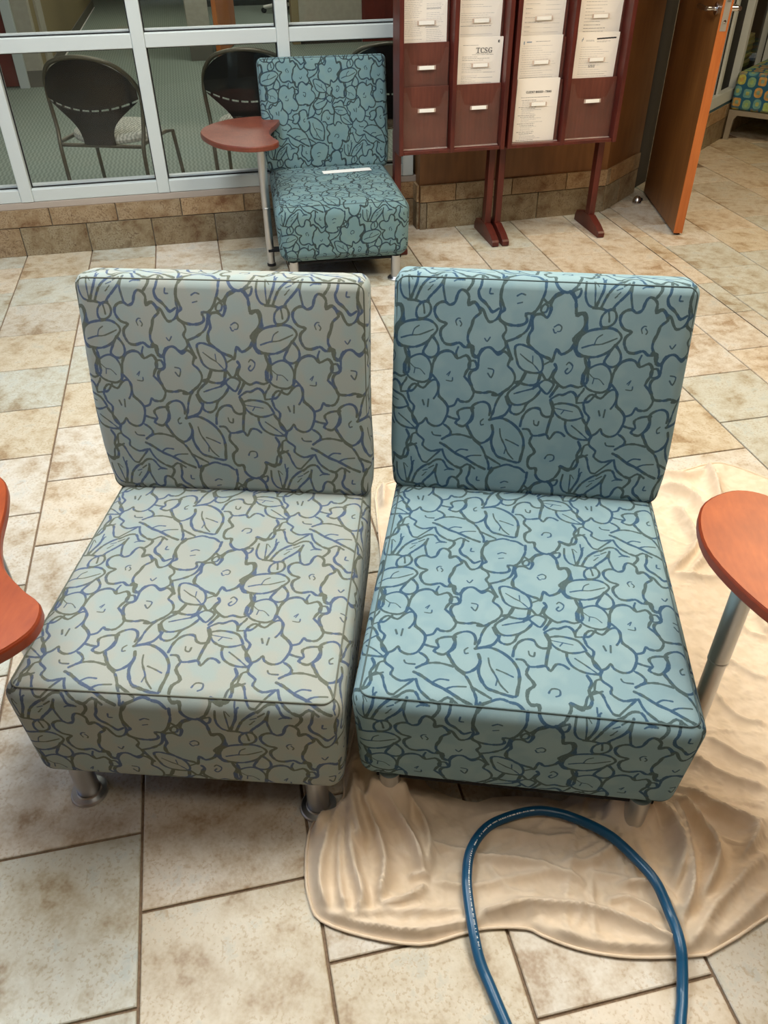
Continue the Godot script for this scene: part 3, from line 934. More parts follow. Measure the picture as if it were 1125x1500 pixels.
	var d3 := structure("door_3", "open orange wooden office door seen through the window", Vector3(.35, 0, -10.47), atan2(1.08, .26))
	part("leaf", one_box(Vector3(1.1, 2.15, .05), .003, Vector3(.55, 1.085, 0)), mats.orange_door, d3)

func build_door() -> void:
	var hinge := Vector3(2.645, 0, -4.63)
	var free := Vector3(2.455, 0, -3.905)
	var d := free - hinge
	var o := structure("door_1", "tall wooden door standing open with a steel lever handle", hinge, atan2(-d.z, d.x))
	var w := d.length()
	part("leaf", one_box(Vector3(w - .004, 2.1, .046), .002, Vector3(w / 2 - .002, 1.062, -.023)), mats.door_face, o)
	part("edge_band", one_box(Vector3(.006, 2.1, .047), .001, Vector3(w, 1.062, -.023)), mats.door_edge, o, "orange wood edge of the door")
	part("bottom_sweep", one_box(Vector3(w - .02, .010, .03), .002, Vector3(w / 2, .007, -.023)), mats.dark, o)
	part("latch_plate", one_box(Vector3(.004, .23, .028), .001, Vector3(w + .003, 1.075, -.023)), mats.bench_metal, o)
	part("latch_bolt", one_box(Vector3(.012, .035, .014), .002, Vector3(w + .008, 1.10, -.023)), mats.chrome, o)
	var lk := Shape.new()
	lathe(lk, [Vector2(0, .006), Vector2(.007, .005), Vector2(.007, 0)], Transform3D(Basis(Vector3(0, 0, 1), Vector3(1, 0, 0), Vector3(0, 1, 0)), Vector3(w + .004, 1.0, -.023)), 14)
	part("lock_cylinder", lk, mats.chrome, o)
	for sd in [1.0, -1.0]:
		var s := Shape.new()
		var z0 := .001 if sd > 0 else -.047
		lathe(s, [Vector2(.027, 0), Vector2(.027, .008), Vector2(.024, .011), Vector2(.011, .012), Vector2(.011, .05)], Transform3D(Basis(Vector3(1, 0, 0), Vector3(0, 0, sd), Vector3(0, -1 * sd, 0)), Vector3(w - .065, 1.045, z0)), 20)
		tube(s, PackedVector3Array([Vector3(w - .055, 1.045, z0 + sd * .052), Vector3(w - .09, 1.045, z0 + sd * .054), Vector3(w - .185, 1.045, z0 + sd * .054), Vector3(w - .19, 1.045, z0 + sd * .050)]), .0105, 14)
		part("lever_handle", s, mats.chrome, o, "polished steel lever handle")
	var ds := Shape.new()
	lathe(ds, [Vector2(.028, 0), Vector2(.028, .006), Vector2(.026, .018), Vector2(.020, .032), Vector2(.010, .041), Vector2(0, .043)])
	var stop := thing("door_stop", "small chrome dome door stop on the floor beside the open door", "door stop", Vector3(2.52, .0, -4.47))
	part("dome", ds, mats.chrome, stop)
	part("bumper", one_box(Vector3(.012, .016, .022), .003, Vector3(.022, .022, .006)), mats.lining, stop)

# ---------------------------------------------------------------- furniture
func round_rect(hx: float, hy: float, r: float, u_only: bool) -> PackedVector2Array:
	# from the upper left round the lower side; u_only leaves the upper side open
	var out := PackedVector2Array()
	if u_only: out.append(Vector2(-hx, -hy))
	var corners := [[Vector2(-hx + r, hy - r), PI, PI / 2], [Vector2(hx - r, hy - r), PI / 2, 0.0]]
	if not u_only: corners += [[Vector2(hx - r, -hy + r), 0.0, -PI / 2], [Vector2(-hx + r, -hy + r), -PI / 2, -PI]]
	for c in corners:
		for k in 7:
			var a := lerpf(c[1], c[2], k / 6.0)
			out.append(c[0] + Vector2(cos(a), sin(a)) * r)
	if u_only: out.append(Vector2(hx, -hy))
	return out

func tablet_shape() -> PackedVector2Array:
	return smooth_path(KIDNEY, true, 5)

func lounge_chair(label: String, at: Vector3, turn: float, cloth: String, pole: Vector2, spot: Vector2, swing: float, mirrored: bool, wood: String, front_r: float, scale: float, D: float, under: float) -> Node3D:
	var t := thing("lounge_chair", label, "chair", at, turn, "upholstered lounge chairs")
	var W := .612
	var yb := .115
	var yt := .379
	var deep := D + .10
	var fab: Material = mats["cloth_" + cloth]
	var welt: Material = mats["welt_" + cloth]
	# seat block
	var s := Shape.new()
	var sc := Vector3(0, (yb + yt) / 2, -deep / 2)
	var uvo := Vector2(.3065, D - .180 - deep / 2)
	rbox(s, Vector3(W, yt - yb, deep), front_r, Transform3D(Basis.IDENTITY, sc), 6, 10, Vector3(0, .012, .004), uvo, true)
	for k in s.v.size():
		# the block narrows a little towards its underside
		var f := clampf((yt - s.v[k].y) / (yt - yb), 0, 1)
		s.v[k].x *= 1.0 + .022 * clampf((s.v[k].z + deep) / deep, 0, 1)
		s.v[k] = Vector3(s.v[k].x * (1.0 - .025 * f), s.v[k].y, s.v[k].z - under * f * clampf((s.v[k].z + deep) / deep, 0, 1))
	var seat := part("seat", s, fab, t)
	var path := PackedVector3Array()
	var el := PI / 3
	var ins := front_r * (1 - cos(el))
	for p in round_rect(W / 2 - ins, deep / 2 - ins, front_r * cos(el) + .004, true): path.append(Vector3(p.x * (1.0 + .022 * clampf((p.y + deep / 2) / deep, 0, 1)), yt - front_r * (1 - sin(el)) + .0015, p.y - deep / 2))
	s = Shape.new(); tube(s, path, .0017, 6)
	part("seam", s, welt, seat)
	path = PackedVector3Array()
	for p in round_rect((W / 2) * .981 + .0005, deep / 2 + .0015, front_r, true): path.append(Vector3(p.x, yb + .034, p.y - deep / 2))
	if cloth == "dark":
		s = Shape.new(); tube(s, path, .0016, 6)
		part("seam", s, welt, seat)
	s = Shape.new()
	box(s, Vector3(0, yb - .004, -deep / 2), Vector3(W - .07, .012, deep - .07), .003)
	part("underside", s, mats.lining, t)
	# back cushion leaning on the rear of the seat
	W = .632
	var lean := atan2(.101, .487)
	var hgt := .497 + .012
	var th := .105
	var B := Basis(Vector3.RIGHT, -lean)
	var base := Vector3(0, yt - .006, -D)
	var c := base + B * Vector3(0, hgt / 2, -th / 2)
	s = Shape.new()
	var X := Transform3D(B * Basis(Vector3(1, 0, 0), Vector3(0, 1, 0), Vector3(0, 0, 1)), c)
	# unroll from its front: stand the box so that its +y is the front
	var R := Basis(Vector3(1, 0, 0), Vector3(0, 0, 1), Vector3(0, -1, 0))
	rbox(s, Vector3(W, th, hgt), .026, Transform3D(X.basis * R, c), 6, 10, Vector3(0, .020, 0), Vector2(.3065, hgt / 2 + (.035 if cloth == "dark" else 0.0)), true)
	var Xi := X.affine_inverse()
	var sway := Vector3(-.012 if cloth == "grey" else 0.0, 0, 0)
	for k in s.v.size():
		# drawn in a little where it meets the seat
		var q := Xi * s.v[k]
		var f := smoothstep(.30, .0, (q.y + hgt / 2) / hgt)
		q.x *= 1.0 - .022 * f * f
		q.z -= .012 * f * f
		s.v[k] = X * q + sway * smoothstep(.0, .5, (q.y + hgt / 2) / hgt)
	var back := part("backrest", s, fab, t)
	path = PackedVector3Array()
	var e45 := .026 * (1 - cos(PI / 4))
	for p in round_rect(W / 2 - e45, hgt / 2 - e45, .022, false): 
		var f := smoothstep(.30, .0, (p.y + hgt / 2) / hgt)
		path.append(X * Vector3(p.x * (1.0 - .022 * f * f), p.y, th / 2 - e45 + .001 - .012 * f * f) + sway * smoothstep(.0, .5, (p.y + hgt / 2) / hgt))
	s = Shape.new(); tube(s, path, .0017, 6, true)
	part("seam", s, welt, back)
	s = Shape.new()
	rbox(s, Vector3(W - .03, .30, .03), .01, Transform3D(B, base + B * Vector3(0, .10, -th - .012)))
	part("back_frame", s, mats.lining, t)
	# legs
	for lx in [-.245, .245]:
		for lz in [-.045, -.60]:
			s = Shape.new()
			lathe(s, [Vector2(.0225, .008), Vector2(.0225, .118), Vector2(0, .118)], Transform3D(Basis.IDENTITY, Vector3(lx, 0, lz)))
			var leg := part("leg", s, mats.steel, t)
			s = Shape.new()
			lathe(s, [Vector2(0, 0), Vector2(.037, 0), Vector2(.0385, .002), Vector2(.0385, .006), Vector2(.036, .009), Vector2(.026, .0105), Vector2(.0235, .014)], Transform3D(Basis.IDENTITY, Vector3(lx, 0, lz)))
			part("foot_flange", s, mats.steel, leg)
	# tablet arm
	s = Shape.new()
	lathe(s, [Vector2(0, .03), Vector2(.0185, .03), Vector2(.0185, .30), Vector2(.0205, .302), Vector2(.0205, .306), Vector2(.0195, .308), Vector2(.0195, .312), Vector2(.0205, .314), Vector2(.0205, .59), Vector2(0, .59)], Transform3D(Basis.IDENTITY, Vector3(pole.x, 0, pole.y)))
	var po := part("tablet_pole", s, mats.steel, t)
	s = Shape.new()
	lathe(s, [Vector2(0, .022), Vector2(.021, .022), Vector2(.021, .034), Vector2(.0187, .036)], Transform3D(Basis.IDENTITY, Vector3(pole.x, 0, pole.y)))
	part("end_cap", s, mats.lining, po)
	s = Shape.new()
	var sg := signf(pole.x)
	box(s, Vector3(sg * (.26 + absf(pole.x)) / 2, yb - .014, pole.y), Vector3(absf(pole.x) - .24, .012, .05), .003)
	part("pole_bracket", s, mats.lining, t)
	var poly := PackedVector2Array()
	for p in tablet_shape():
		var q := Vector2(-p.x if mirrored else p.x, p.y).rotated(swing) * scale
		poly.append(Vector2(q.x, -q.y))
	var TX := Transform3D(Basis(Vector3(1, 0, 0), Vector3(0, 0, -1), Vector3(0, 1, 0)), Vector3(spot.x, .5975, spot.y))
	s = Shape.new()
	plate(s, poly, .023, TX, .0045, 1.0, true)
	var top := part("tablet", s, mats[wood + "_edge"] if mats.has(wood + "_edge") else mats[wood], t)
	var inner := PackedVector2Array()
	for p in poly: inner.append(p * .985)
	s = Shape.new()
	plate(s, inner, .002, TX * Transform3D(Basis.IDENTITY, Vector3(0, 0, .0112)), .0008, 1.0, true)
	part("tablet_surface", s, mats[wood], top)
	s = Shape.new()
	lathe(s, [Vector2(0, .582), Vector2(.05, .582), Vector2(.05, .587), Vector2(0, .587)], Transform3D(Basis.IDENTITY, Vector3(pole.x, 0, pole.y)))
	part("mount_plate", s, mats.steel, t)
	return t

func build_chairs() -> void:
	lounge_chair("grey-green floral lounge chair with a duller, soiled seat beside the teal one", Vector3(-.197, 0, -.956), -.29, "grey", Vector2(-.425, -.275), Vector2(-.39, -.072), -.64, false, "cherry", .032, .85, .606, .008)
	lounge_chair("cleaned teal-blue floral lounge chair standing over the canvas drop cloth", Vector3(.414, 0, -.784), -.340, "teal", Vector2(.385, -.245), Vector2(.485, -.16), 2.26, true, "cherry", .032, .82, .628, .024)
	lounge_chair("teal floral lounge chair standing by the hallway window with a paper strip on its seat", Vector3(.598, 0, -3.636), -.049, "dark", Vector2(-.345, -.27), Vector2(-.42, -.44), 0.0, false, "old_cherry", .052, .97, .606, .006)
	var strip := Shape.new()
	rbox(strip, Vector3(.245, .0012, .05), .0005)
	var o := part("paper_strip", strip, mats.card, self)
	tag(o, "white paper strip lying on the seat of the chair by the window", "paper")
	o.position = Vector3(.70, .3915, -4.13); o.rotation.y = .03

func hall_chair(label: String, at: Vector3, turn: float) -> Node3D:
	var t := thing("side_chair", label, "chair", at, turn, "black side chairs in the hallway")
	var zb := func(x: float, y: float) -> float: return -.23 + 1.1 * x * x - (y - .45) * .16
	var ybot := func(x: float) -> float: return .655 - .045 * (1 - pow(x / .25, 2.0))
	var nu := 21
	var nv := 9
	var pts := PackedVector3Array()
	for b in nv:
		for a in nu:
			var x := -.248 + .496 * a / (nu - 1)
			var y0: float = ybot.call(x)
			var y1: float = maxf(.665 + .185 * sqrt(maxf(0, 1 - pow(x / .252, 2.0))), y0 + .004)
			var y := lerpf(y0, y1, float(b) / (nv - 1))
			pts.append(Vector3(x, y, zb.call(x, y)))
	var s := Shape.new()
	sheet(s, pts, nu, nv, .007)
	var shell := part("back_shell", s, mats.black_shell, t, "glossy black curved back")
	pts = PackedVector3Array()
	for b in 11:
		for a in nu:
			var f := float(b) / 10
			var hw := .088 + .155 * pow(1 - f, 3.2)
			var x := (-1.0 + 2.0 * a / (nu - 1)) * hw
			var y := lerpf(float(ybot.call(x)) - .010, .435, f)
			pts.append(Vector3(x, y, zb.call(x, y)))
	s = Shape.new()
	sheet(s, pts, nu, 11, .007)
	part("back_spine", s, mats.black_shell, t)
	s = Shape.new()
	for k in 9:
		var x := -.21 + .0525 * k
		var y: float = float(ybot.call(x)) - .005
		box(s, Vector3(x, y, zb.call(x, y)), Vector3(.014, .016, .006), .002)
	part("slot_bridge", s, mats.black_shell, shell)
	var loop := [-.225, 0.0, -.205, -.232, .2, -.21, -.235, .40, -.215, -.243, .5, -.19, -.256, .62, -.18, -.254, .69, -.185, -.225, .765, -.225, -.15, .83, -.27, 0.0, .857, -.295]
	var p3 := PackedVector3Array()
	for k in range(0, loop.size(), 3): p3.append(Vector3(loop[k], loop[k + 1], loop[k + 2]))
	for k in range(p3.size() - 2, -1, -1): p3.append(Vector3(-p3[k].x, p3[k].y, p3[k].z))
	var cv := Curve3D.new()
	for k in p3.size():
		var tan := (p3[mini(k + 1, p3.size() - 1)] - p3[maxi(k - 1, 0)]) / 6.0
		cv.add_point(p3[k], -tan, tan)
	cv.bake_interval = .02
	s = Shape.new(); tube(s, cv.get_baked_points(), .011, 10)
	part("back_frame", s, mats.bronze, t)
	for sx in [-1.0, 1.0]:
		s = Shape.new(); tube(s, PackedVector3Array([Vector3(sx * .235, .44, -.2), Vector3(sx * .24, .435, .1), Vector3(sx * .245, .42, .2), Vector3(sx * .262, .0, .27)]), .011, 10)
		part("leg", s, mats.bronze, t)
	s = Shape.new(); tube(s, PackedVector3Array([Vector3(-.235, .425, -.205), Vector3(.235, .425, -.205)]), .010, 10)
	part("seat_rail", s, mats.bronze, t)
	s = Shape.new()
	lathe(s, [Vector2(0, .43), Vector2(.215, .43), Vector2(.232, .437), Vector2(.238, .452), Vector2(.232, .468), Vector2(.205, .478), Vector2(0, .483)], Transform3D(Basis.IDENTITY.scaled(Vector3(1, 1, 1.03)), Vector3(0, 0, .02)), 36)
	part("seat_cushion", s, mats.stripes, t, "pale striped round seat cushion")
	return t

func build_hall_things() -> void:
	hall_chair("black curved-back side chair alone in one window pane, with a pale striped seat", Vector3(-.445, 0, -4.99), PI + -.36)
	hall_chair("black side chair behind the glass, partly hidden by the tablet arm", Vector3(.355, 0, -5.02), PI + -.25)
	hall_chair("black side chair almost hidden behind the lounge chair by the window", Vector3(1.12, 0, -5.02), PI + -.2)
	# office chair base
	var t := thing("office_chair", "office chair with a pale star base and black castors in the far office", "chair", Vector3(1.62, 0, -14.3), .3)
	var s := Shape.new()
	lathe(s, [Vector2(.028, .1), Vector2(.028, .44), Vector2(0, .44)])
	part("gas_column", s, mats.dark, t)
	for k in 5:
		var a := TAU * k / 5
		s = Shape.new()
		tube(s, PackedVector3Array([Vector3(0, .12, 0), Vector3(cos(a) * .2, .11, sin(a) * .2), Vector3(cos(a) * .4, .075, sin(a) * .4)]), .026, 8)
		var arm := part("base_arm", s, mats.card, t)
		s = Shape.new()
		lathe(s, [Vector2(0, -.025), Vector2(.036, -.025), Vector2(.038, -.015), Vector2(.038, .015), Vector2(.036, .025), Vector2(0, .025)], Transform3D(Basis(Vector3(1, 0, 0), PI / 2), Vector3(cos(a) * .4, .038, sin(a) * .4)), 14)
		part("castor", s, mats.lining, arm)
	s = Shape.new(); rbox(s, Vector3(.5, .08, .48), .035, Transform3D(Basis.IDENTITY, Vector3(0, .48, 0)), 3, 2)
	part("seat", s, mats.lining, t)
	s = Shape.new(); rbox(s, Vector3(.46, .5, .07), .03, Transform3D(Basis.IDENTITY, Vector3(0, .82, -.24)), 3, 2)
	part("backrest", s, mats.lining, t)
	# wall outlet
	t = thing("wall_outlet", "brass duplex outlet plate on the grey hallway wall", "outlet", Vector3(1.735, .62, -11.172))
	part("plate", one_box(Vector3(.085, .14, .008), .003), mats.brass, t)
	for dy in [-.032, .032]:
		s = Shape.new()
		lathe(s, [Vector2(.021, 0), Vector2(.021, .004), Vector2(.018, .006), Vector2(0, .006)], Transform3D(Basis(Vector3(1, 0, 0), PI / 2), Vector3(0, dy, .004)), 18)
		part("socket", s, mats.card, t)
	# things on a shelf behind the second window
	var turn := atan2(.6545, .7561)
	var corner := Transform3D(Basis(Vector3.UP, turn), Vector3(2.27, 0, -4.39))
	t = thing("low_shelf", "low dark shelf behind the window beside the bench", "shelf", corner * Vector3(2.55, 0, -.32), turn)
	part("board", one_box(Vector3(1.5, .03, .28), .003, Vector3(0, .325, 0)), mats.dark, t)
	for x in [-.72, .72]: part("side", one_box(Vector3(.03, .31, .28), .003, Vector3(x, .155, 0)), mats.dark, t)
	var rng := RandomNumberGenerator.new()
	rng.seed = 12
	var tints := [plain(rgb(158, 160, 84), .8), plain(rgb(120, 132, 66), .8), plain(rgb(196, 192, 130), .8)]
	for pile in 2:
		for k in 10:
			var o := part("folder", one_box(Vector3(.30, .022, .22), .004), tints[rng.randi_range(0, 2)], self)
			tag(o, "green or yellow folder piled on the low shelf behind the corner window", "folder", "folders piled behind the corner window")
			o.position = corner * Vector3([2.16, 2.95][pile] + rng.randf_range(-.015, .015), .3515 + k * .0225, -.315 + rng.randf_range(-.01, .01))
			o.rotation.y = turn + rng.randf_range(-.06, .06)

func build_bench() -> void:
	# one end towards the room, its length along the angled wall
	var t := thing("bench", "upholstered bench with teal and green dotted cover on metal legs", "bench", Vector3(3.868, 0, -5.75), atan2(.6545, .7561))
	var s := Shape.new()
	rbox(s, Vector3(1.7, .245, .62), .025, Transform3D(Basis.IDENTITY, Vector3(.80, .328, .31)), 4, 4, Vector3(0, .01, 0))
	part("cushion", s, mats.bench, t)
	for x in [-.03, 1.62]:
		s = Shape.new()
		# inverted U of flat bar under each end
		var o := PackedVector2Array([Vector2(0, 0), Vector2(.035, 0), Vector2(.045, .14), Vector2(.065, .168), Vector2(.555, .168), Vector2(.575, .14), Vector2(.585, 0), Vector2(.62, 0), Vector2(.62, .203), Vector2(0, .203)])
		plate(s, o, .03, Transform3D(Basis(Vector3(0, 0, 1), Vector3(0, 1, 0), Vector3(-1, 0, 0)), Vector3(x, 0, 0)), .003)
		part("leg_frame", s, mats.bench_metal, t)
	for z in [.05, .57]:
		part("side_rail", one_box(Vector3(1.62, .03, .03), .003, Vector3(.795, .188, z)), mats.bench_metal, t)

# ---------------------------------------------------------------- racks and papers
func page_image(kind: int) -> ImageTexture:
	var w := 324
	var h := 418
	var im := Image.create(w, h, false, Image.FORMAT_RGB8)
	im.fill(rgb(236, 230, 220))
	var rng := RandomNumberGenerator.new()
	rng.seed = 100 + kind
	var line := func(x0: float, x1: float, y: float, t: int, g: int) -> void:
		# words of a printed line, too small to read
		var x := x0 * w
		while x < x1 * w:
			var l := minf(rng.randf_range(6, 22), x1 * w - x)
			im.fill_rect(Rect2i(int(x), int(y * h), int(l), t), Color8(g, g, g))
			x += l + rng.randf_range(2, 4)
	match kind:
		0:  # two columns of small print, fold line and two round emblems
			for c in 2:
				for k in 26:
					if rng.randf() < .12: continue
					line.call(.08 + c * .47, .08 + c * .47 + rng.randf_range(.28, .40), .03 + k * .026, 2, 165)
				line.call(.55, .86, .20, 3, 110); line.call(.53, .82, .46, 3, 110)
			im.fill_rect(Rect2i(0, int(.80 * h), w, 2), rgb(96, 88, 78))
			for e in [Vector2(.60, .87), Vector2(.64, .935)]:
				im.fill_rect(Rect2i(int(e.x * w), int(e.y * h), 10, 9), rgb(120, 116, 108))
				line.call(e.x + .06, .9, e.y + .008, 2, 150)
		1:
			for k in 30:
				if rng.randf() < .3: continue
				line.call(.10, rng.randf_range(.35, .85), .05 + k * .03, 3 if k % 7 == 0 else 2, 120 if k % 7 == 0 else 165)
		2:  # form under the TCSG heading
			line.call(.10, .45, .115, 2, 90)
			line.call(.40, .72, .235, 2, 90); line.call(.32, .80, .255, 2, 90)
			for k in 26:
				if rng.randf() < .15: continue
				line.call(.10, rng.randf_range(.3, .92), .285 + k * .026, 2, 110 if k < 5 or k % 6 == 0 else 160)
				if k > 8 and k % 3 == 0: line.call(.6, .8, .285 + k * .026, 3, 150)
			im.fill_rect(Rect2i(int(.885 * w), int(.05 * h), 13, 15), rgb(40, 38, 38))
			im.fill_rect(Rect2i(int(.905 * w), int(.062 * h), 5, 6), rgb(200, 196, 188))
		3:
			for k in 14:
				line.call(.10, rng.randf_range(.2, .5), .06 + k * .065, 3 if k % 3 == 0 else 2, 120)
				line.call(.55, rng.randf_range(.7, .95), .06 + k * .065 + .02, 2, 150)
				im.fill_rect(Rect2i(int(.1 * w), int((.06 + k * .065 + .02) * h), int(.8 * w), 1), rgb(190, 184, 174))
		4:  # blue logo and ruled form
			im.fill_rect(Rect2i(int(.17 * w), int(.085 * h), 38, 7), rgb(130, 146, 166)); im.fill_rect(Rect2i(int(.10 * w), int(.08 * h), 9, 20), rgb(150, 164, 180))
			line.call(.38, .72, .085, 3, 120)
			for k in 24: line.call(.08 if k % 3 else .1, rng.randf_range(.5, .9), .15 + k * .034, 2, 120 if k == 14 else 170)
		5:  # outline of indented headings
			line.call(.12, .80, .285, 3, 90)
			for b in 5:
				var y := .33 + b * .135
				line.call(.14, .48, y, 3, 90)
				for k in 4: line.call(.16, rng.randf_range(.3, .7), y + .022 + k * .02, 2, 150)
				line.call(.08, .5, y + .108, 3, 90)
		6:
			line.call(.25, .85, .10, 4, 70); line.call(.32, .5, .145, 2, 110)
			for k in 16: line.call(.14, rng.randf_range(.4, .75), .19 + k * .048, 3 if k > 6 else 2, 90 if k > 6 else 120)
		7:  # form with a struck-out heading
			for k in 2: im.fill_rect(Rect2i(int(.12 * w) + k * 6, int(.10 * h) - k * 9, 5, 16), rgb(120, 132, 146))
			for x in range(int(.47 * w), int(.93 * w)):
				im.fill_rect(Rect2i(x, int((.088 - .035 * (x / float(w) - .47)) * h), 1, 9), rgb(22, 20, 20))
			line.call(.22, .42, .115, 2, 120); line.call(.22, .42, .128, 2, 120)
			line.call(.48, .80, .13, 2, 130); line.call(.48, .70, .142, 2, 140)
			for k in 22: line.call(.12, rng.randf_range(.35, .85), .22 + k * .034, 2, 100 if k in [5, 12] else 165)
			for k in 4: line.call(.36, .52, .49 + k * .012, 3, 110)
	return tex(im)

func paper_stack(kind: int, label: String, at: Vector3, tilt: float, lean: float, thick := .008) -> Node3D:
	var t := thing("paper_stack", label, "papers", at, 0, "printed forms in the literature racks")
	t.rotation = Vector3(lean, 0, tilt)
	var s := Shape.new()
	rbox(s, Vector3(.216, .279, thick), .0008, Transform3D(Basis.IDENTITY, Vector3(0, .1395, -thick / 2 - .0008)))
	part("sheets", s, mats.paper_edge, t)
	s = Shape.new()
	var at0 := s.v.size()
	for b in 9:
		for a in 7:
			var x := -.108 + .216 * a / 6.0
			var y := .279 * b / 8.0
			s.put(Vector3(x, y, .0004 + .0022 * pow(float(b) / 8.0, 3.0)), Vector3(0, 0, 1), Vector2(a / 6.0, 1 - b / 8.0))
	s.grid(7, 9, at0)
	var m := plain(Color.WHITE, .85)
	m.albedo_texture = page_image(kind)
	part("top_sheet", s, m, t)
	return t

func heading(parent: Node3D, words: String, size: float, at: Vector3, serif: bool, col: Color) -> void:
	var tm := TextMesh.new()
	tm.text = words
	var f := SystemFont.new()
	f.font_names = PackedStringArray(["Droid Serif" if serif else "Droid Sans"])
	f.font_weight = 700
	tm.font = f
	tm.font_size = 64
	tm.pixel_size = size / 64.0
	tm.depth = .0004
	var o := part("heading", tm, plain(col, .9), parent)
	o.position = at

func rack(label: String, x0: float, x1: float) -> Node3D:
	var t := thing("literature_rack", label, "rack", Vector3((x0 + x1) / 2, 0, -4.13), 0, "mahogany literature racks")
	var hw := (x1 - x0) / 2
	var X := Transform3D(Basis.IDENTITY, Vector3.ZERO)
	for sx in [-1.0, 1.0]:
		part("side_panel", one_box(Vector3(.022, 1.12, .135), .003, Vector3(sx * (hw - .011), 1.035, .0675)), mats.mahogany, t)
		# post and foot
		part("post", one_box(Vector3(.034, .50, .05), .003, Vector3(sx * (hw - .020), .31, .0)), mats.mahogany, t)
		var s := Shape.new()
		plate(s, PackedVector2Array([Vector2(-.15, 0), Vector2(-.15, .03), Vector2(-.13, .06), Vector2(-.04, .082), Vector2(.04, .08), Vector2(.12, .055), Vector2(.165, .034), Vector2(.175, .026), Vector2(.175, .006), Vector2(.168, 0)]), .036, Transform3D(Basis(Vector3(0, 0, 1), Vector3(0, 1, 0), Vector3(-1, 0, 0)), Vector3(sx * (hw - .020), 0, .0)), .003)
		part("foot", s, mats.mahogany, t)
	part("divider", one_box(Vector3(.022, 1.12, .125), .003, Vector3(0, 1.035, .0675)), mats.mahogany, t)
	part("back_panel", one_box(Vector3(hw * 2 - .046, 1.12, .012), .002, Vector3(0, 1.035, .008)), mats.mahogany_panel, t)
	part("bottom_board", one_box(Vector3(hw * 2 - .046, .016, .115), .002, Vector3(0, .484, .07)), mats.mahogany, t)
	part("top_board", one_box(Vector3(hw * 2, .025, .14), .003, Vector3(0, 1.607, .068)), mats.mahogany, t)
	var cw := hw - .036
	for col in [-1.0, 1.0]:
		var cx: float = col * (hw / 2 - .004)
		for tier in 5:
			var y := .494 + .178 * tier
			var z := .098 - .018 * tier
			part("tier_board", one_box(Vector3(cw - .004, .272, .006), .001, Vector3(cx, y + .136, z - .016)), mats.mahogany_panel, t)
			var s := Shape.new()
			var w := cw / 2 - .003
			plate(s, PackedVector2Array([Vector2(-w, 0), Vector2(w, 0), Vector2(w, .252), Vector2(w * .82, .252), Vector2(w * .62, .19), Vector2(w * .55, .186), Vector2(-w * .55, .186), Vector2(-w * .62, .19), Vector2(-w * .82, .252), Vector2(-w, .252)]), .0025, Transform3D(Basis.IDENTITY, Vector3(cx, y, z)))
			var p := part("pocket", s, mats.acrylic, t, "clear acrylic pocket front")
			part("pocket_ledge", one_box(Vector3(cw - .006, .005, .02), .001, Vector3(cx, y - .001, z - .008)), mats.acrylic_edge, p)
			part("label_holder", one_box(Vector3(.088, .018, .002), .0006, Vector3(cx + .004, y + .172, z + .0025)), mats.acrylic_edge, p)
			part("label_card", one_box(Vector3(.072, .0155, .0012), .0004, Vector3(cx + .004, y + .172, z + .0042)), mats.card, p, "white blank label card")
	return t

func build_racks() -> void:
	var edges := [[.938, 1.476], [1.492, 2.075]]
	rack("mahogany literature rack right behind the lounge chair, its lower left pockets empty", edges[0][0], edges[0][1])
	rack("mahogany literature rack farther from the window, holding forms beside the open door", edges[1][0], edges[1][1])
	var put := func(r: int, col: float, tier: int, kind: int, label: String, dx := 0.0, tilt := 0.0, dy := 0.0) -> Node3D:
		var hw: float = (edges[r][1] - edges[r][0]) / 2
		var cx: float = (edges[r][0] + edges[r][1]) / 2 + col * (hw / 2 - .004)
		var ps := paper_stack(kind, label, Vector3(cx + dx, .4975 + .178 * tier + dy, -4.13 + .098 - .018 * tier - .0045), tilt, 0.0, .006)
		return ps
	put.call(0, -1.0, 2, 0, "two-column printed notice in the left pocket column, above the empty pockets", -.004, .012)
	put.call(0, 1.0, 2, 1, "ruled form in the pocket behind the sheet headed TCSG", -.008, -.01)
	var tc: Node3D = put.call(0, 1.0, 1, 2, "form headed TCSG above an empty pocket", .0, -.015, .004)
	heading(tc, "TCSG", .030, Vector3(.018, .225, .0026), true, rgb(108, 106, 104))
	put.call(1, -1.0, 2, 3, "ruled form in the top visible pocket above the one with a blue logo", -.002, -.008)
	put.call(1, -1.0, 1, 4, "form with a small pale blue logo above the outline sheet", -.004, .0)
	var cl: Node3D = put.call(1, -1.0, 0, 5, "outline sheet headed CLIENT BASED in the lowest pocket", -.004, -.006)
	heading(cl, "CLIENT BASED - TRNS", .013, Vector3(.005, .222, .0022), false, rgb(46, 44, 44))
	put.call(1, 1.0, 2, 6, "form with a bold title above the one with a struck-out line", .002, -.012)
	put.call(1, 1.0, 1, 7, "form with a thick black struck-out line above the empty end pocket", -.004, -.02, .003)
	for r in 2:
		for col in [-1.0, 1.0]:
			put.call(r, col, 3, 1 + r * 2, "%s form in the upper pocket of the %s rack, %s" % ["densely printed" if r == 0 else "ruled", "window-side" if r == 0 else "door-side", "left column" if col < 0 else "right column"])

# ---------------------------------------------------------------- cloth and hose
func near_poly(p: Vector2, poly: PackedVector2Array) -> Vector2:
	var best := poly[0]
	var bd := INF
	for k in poly.size():
		var q := Geometry2D.get_closest_point_to_segment(p, poly[k], poly[(k + 1) % poly.size()])
		var d := q.distance_squared_to(p)
		if d < bd: bd = d; best = q
	return best

var folds := []

func on_cloth(p: Vector2) -> bool:
	return Geometry2D.is_point_in_polygon(p, edge_poly) and not Geometry2D.is_point_in_polygon(p, hole_poly)

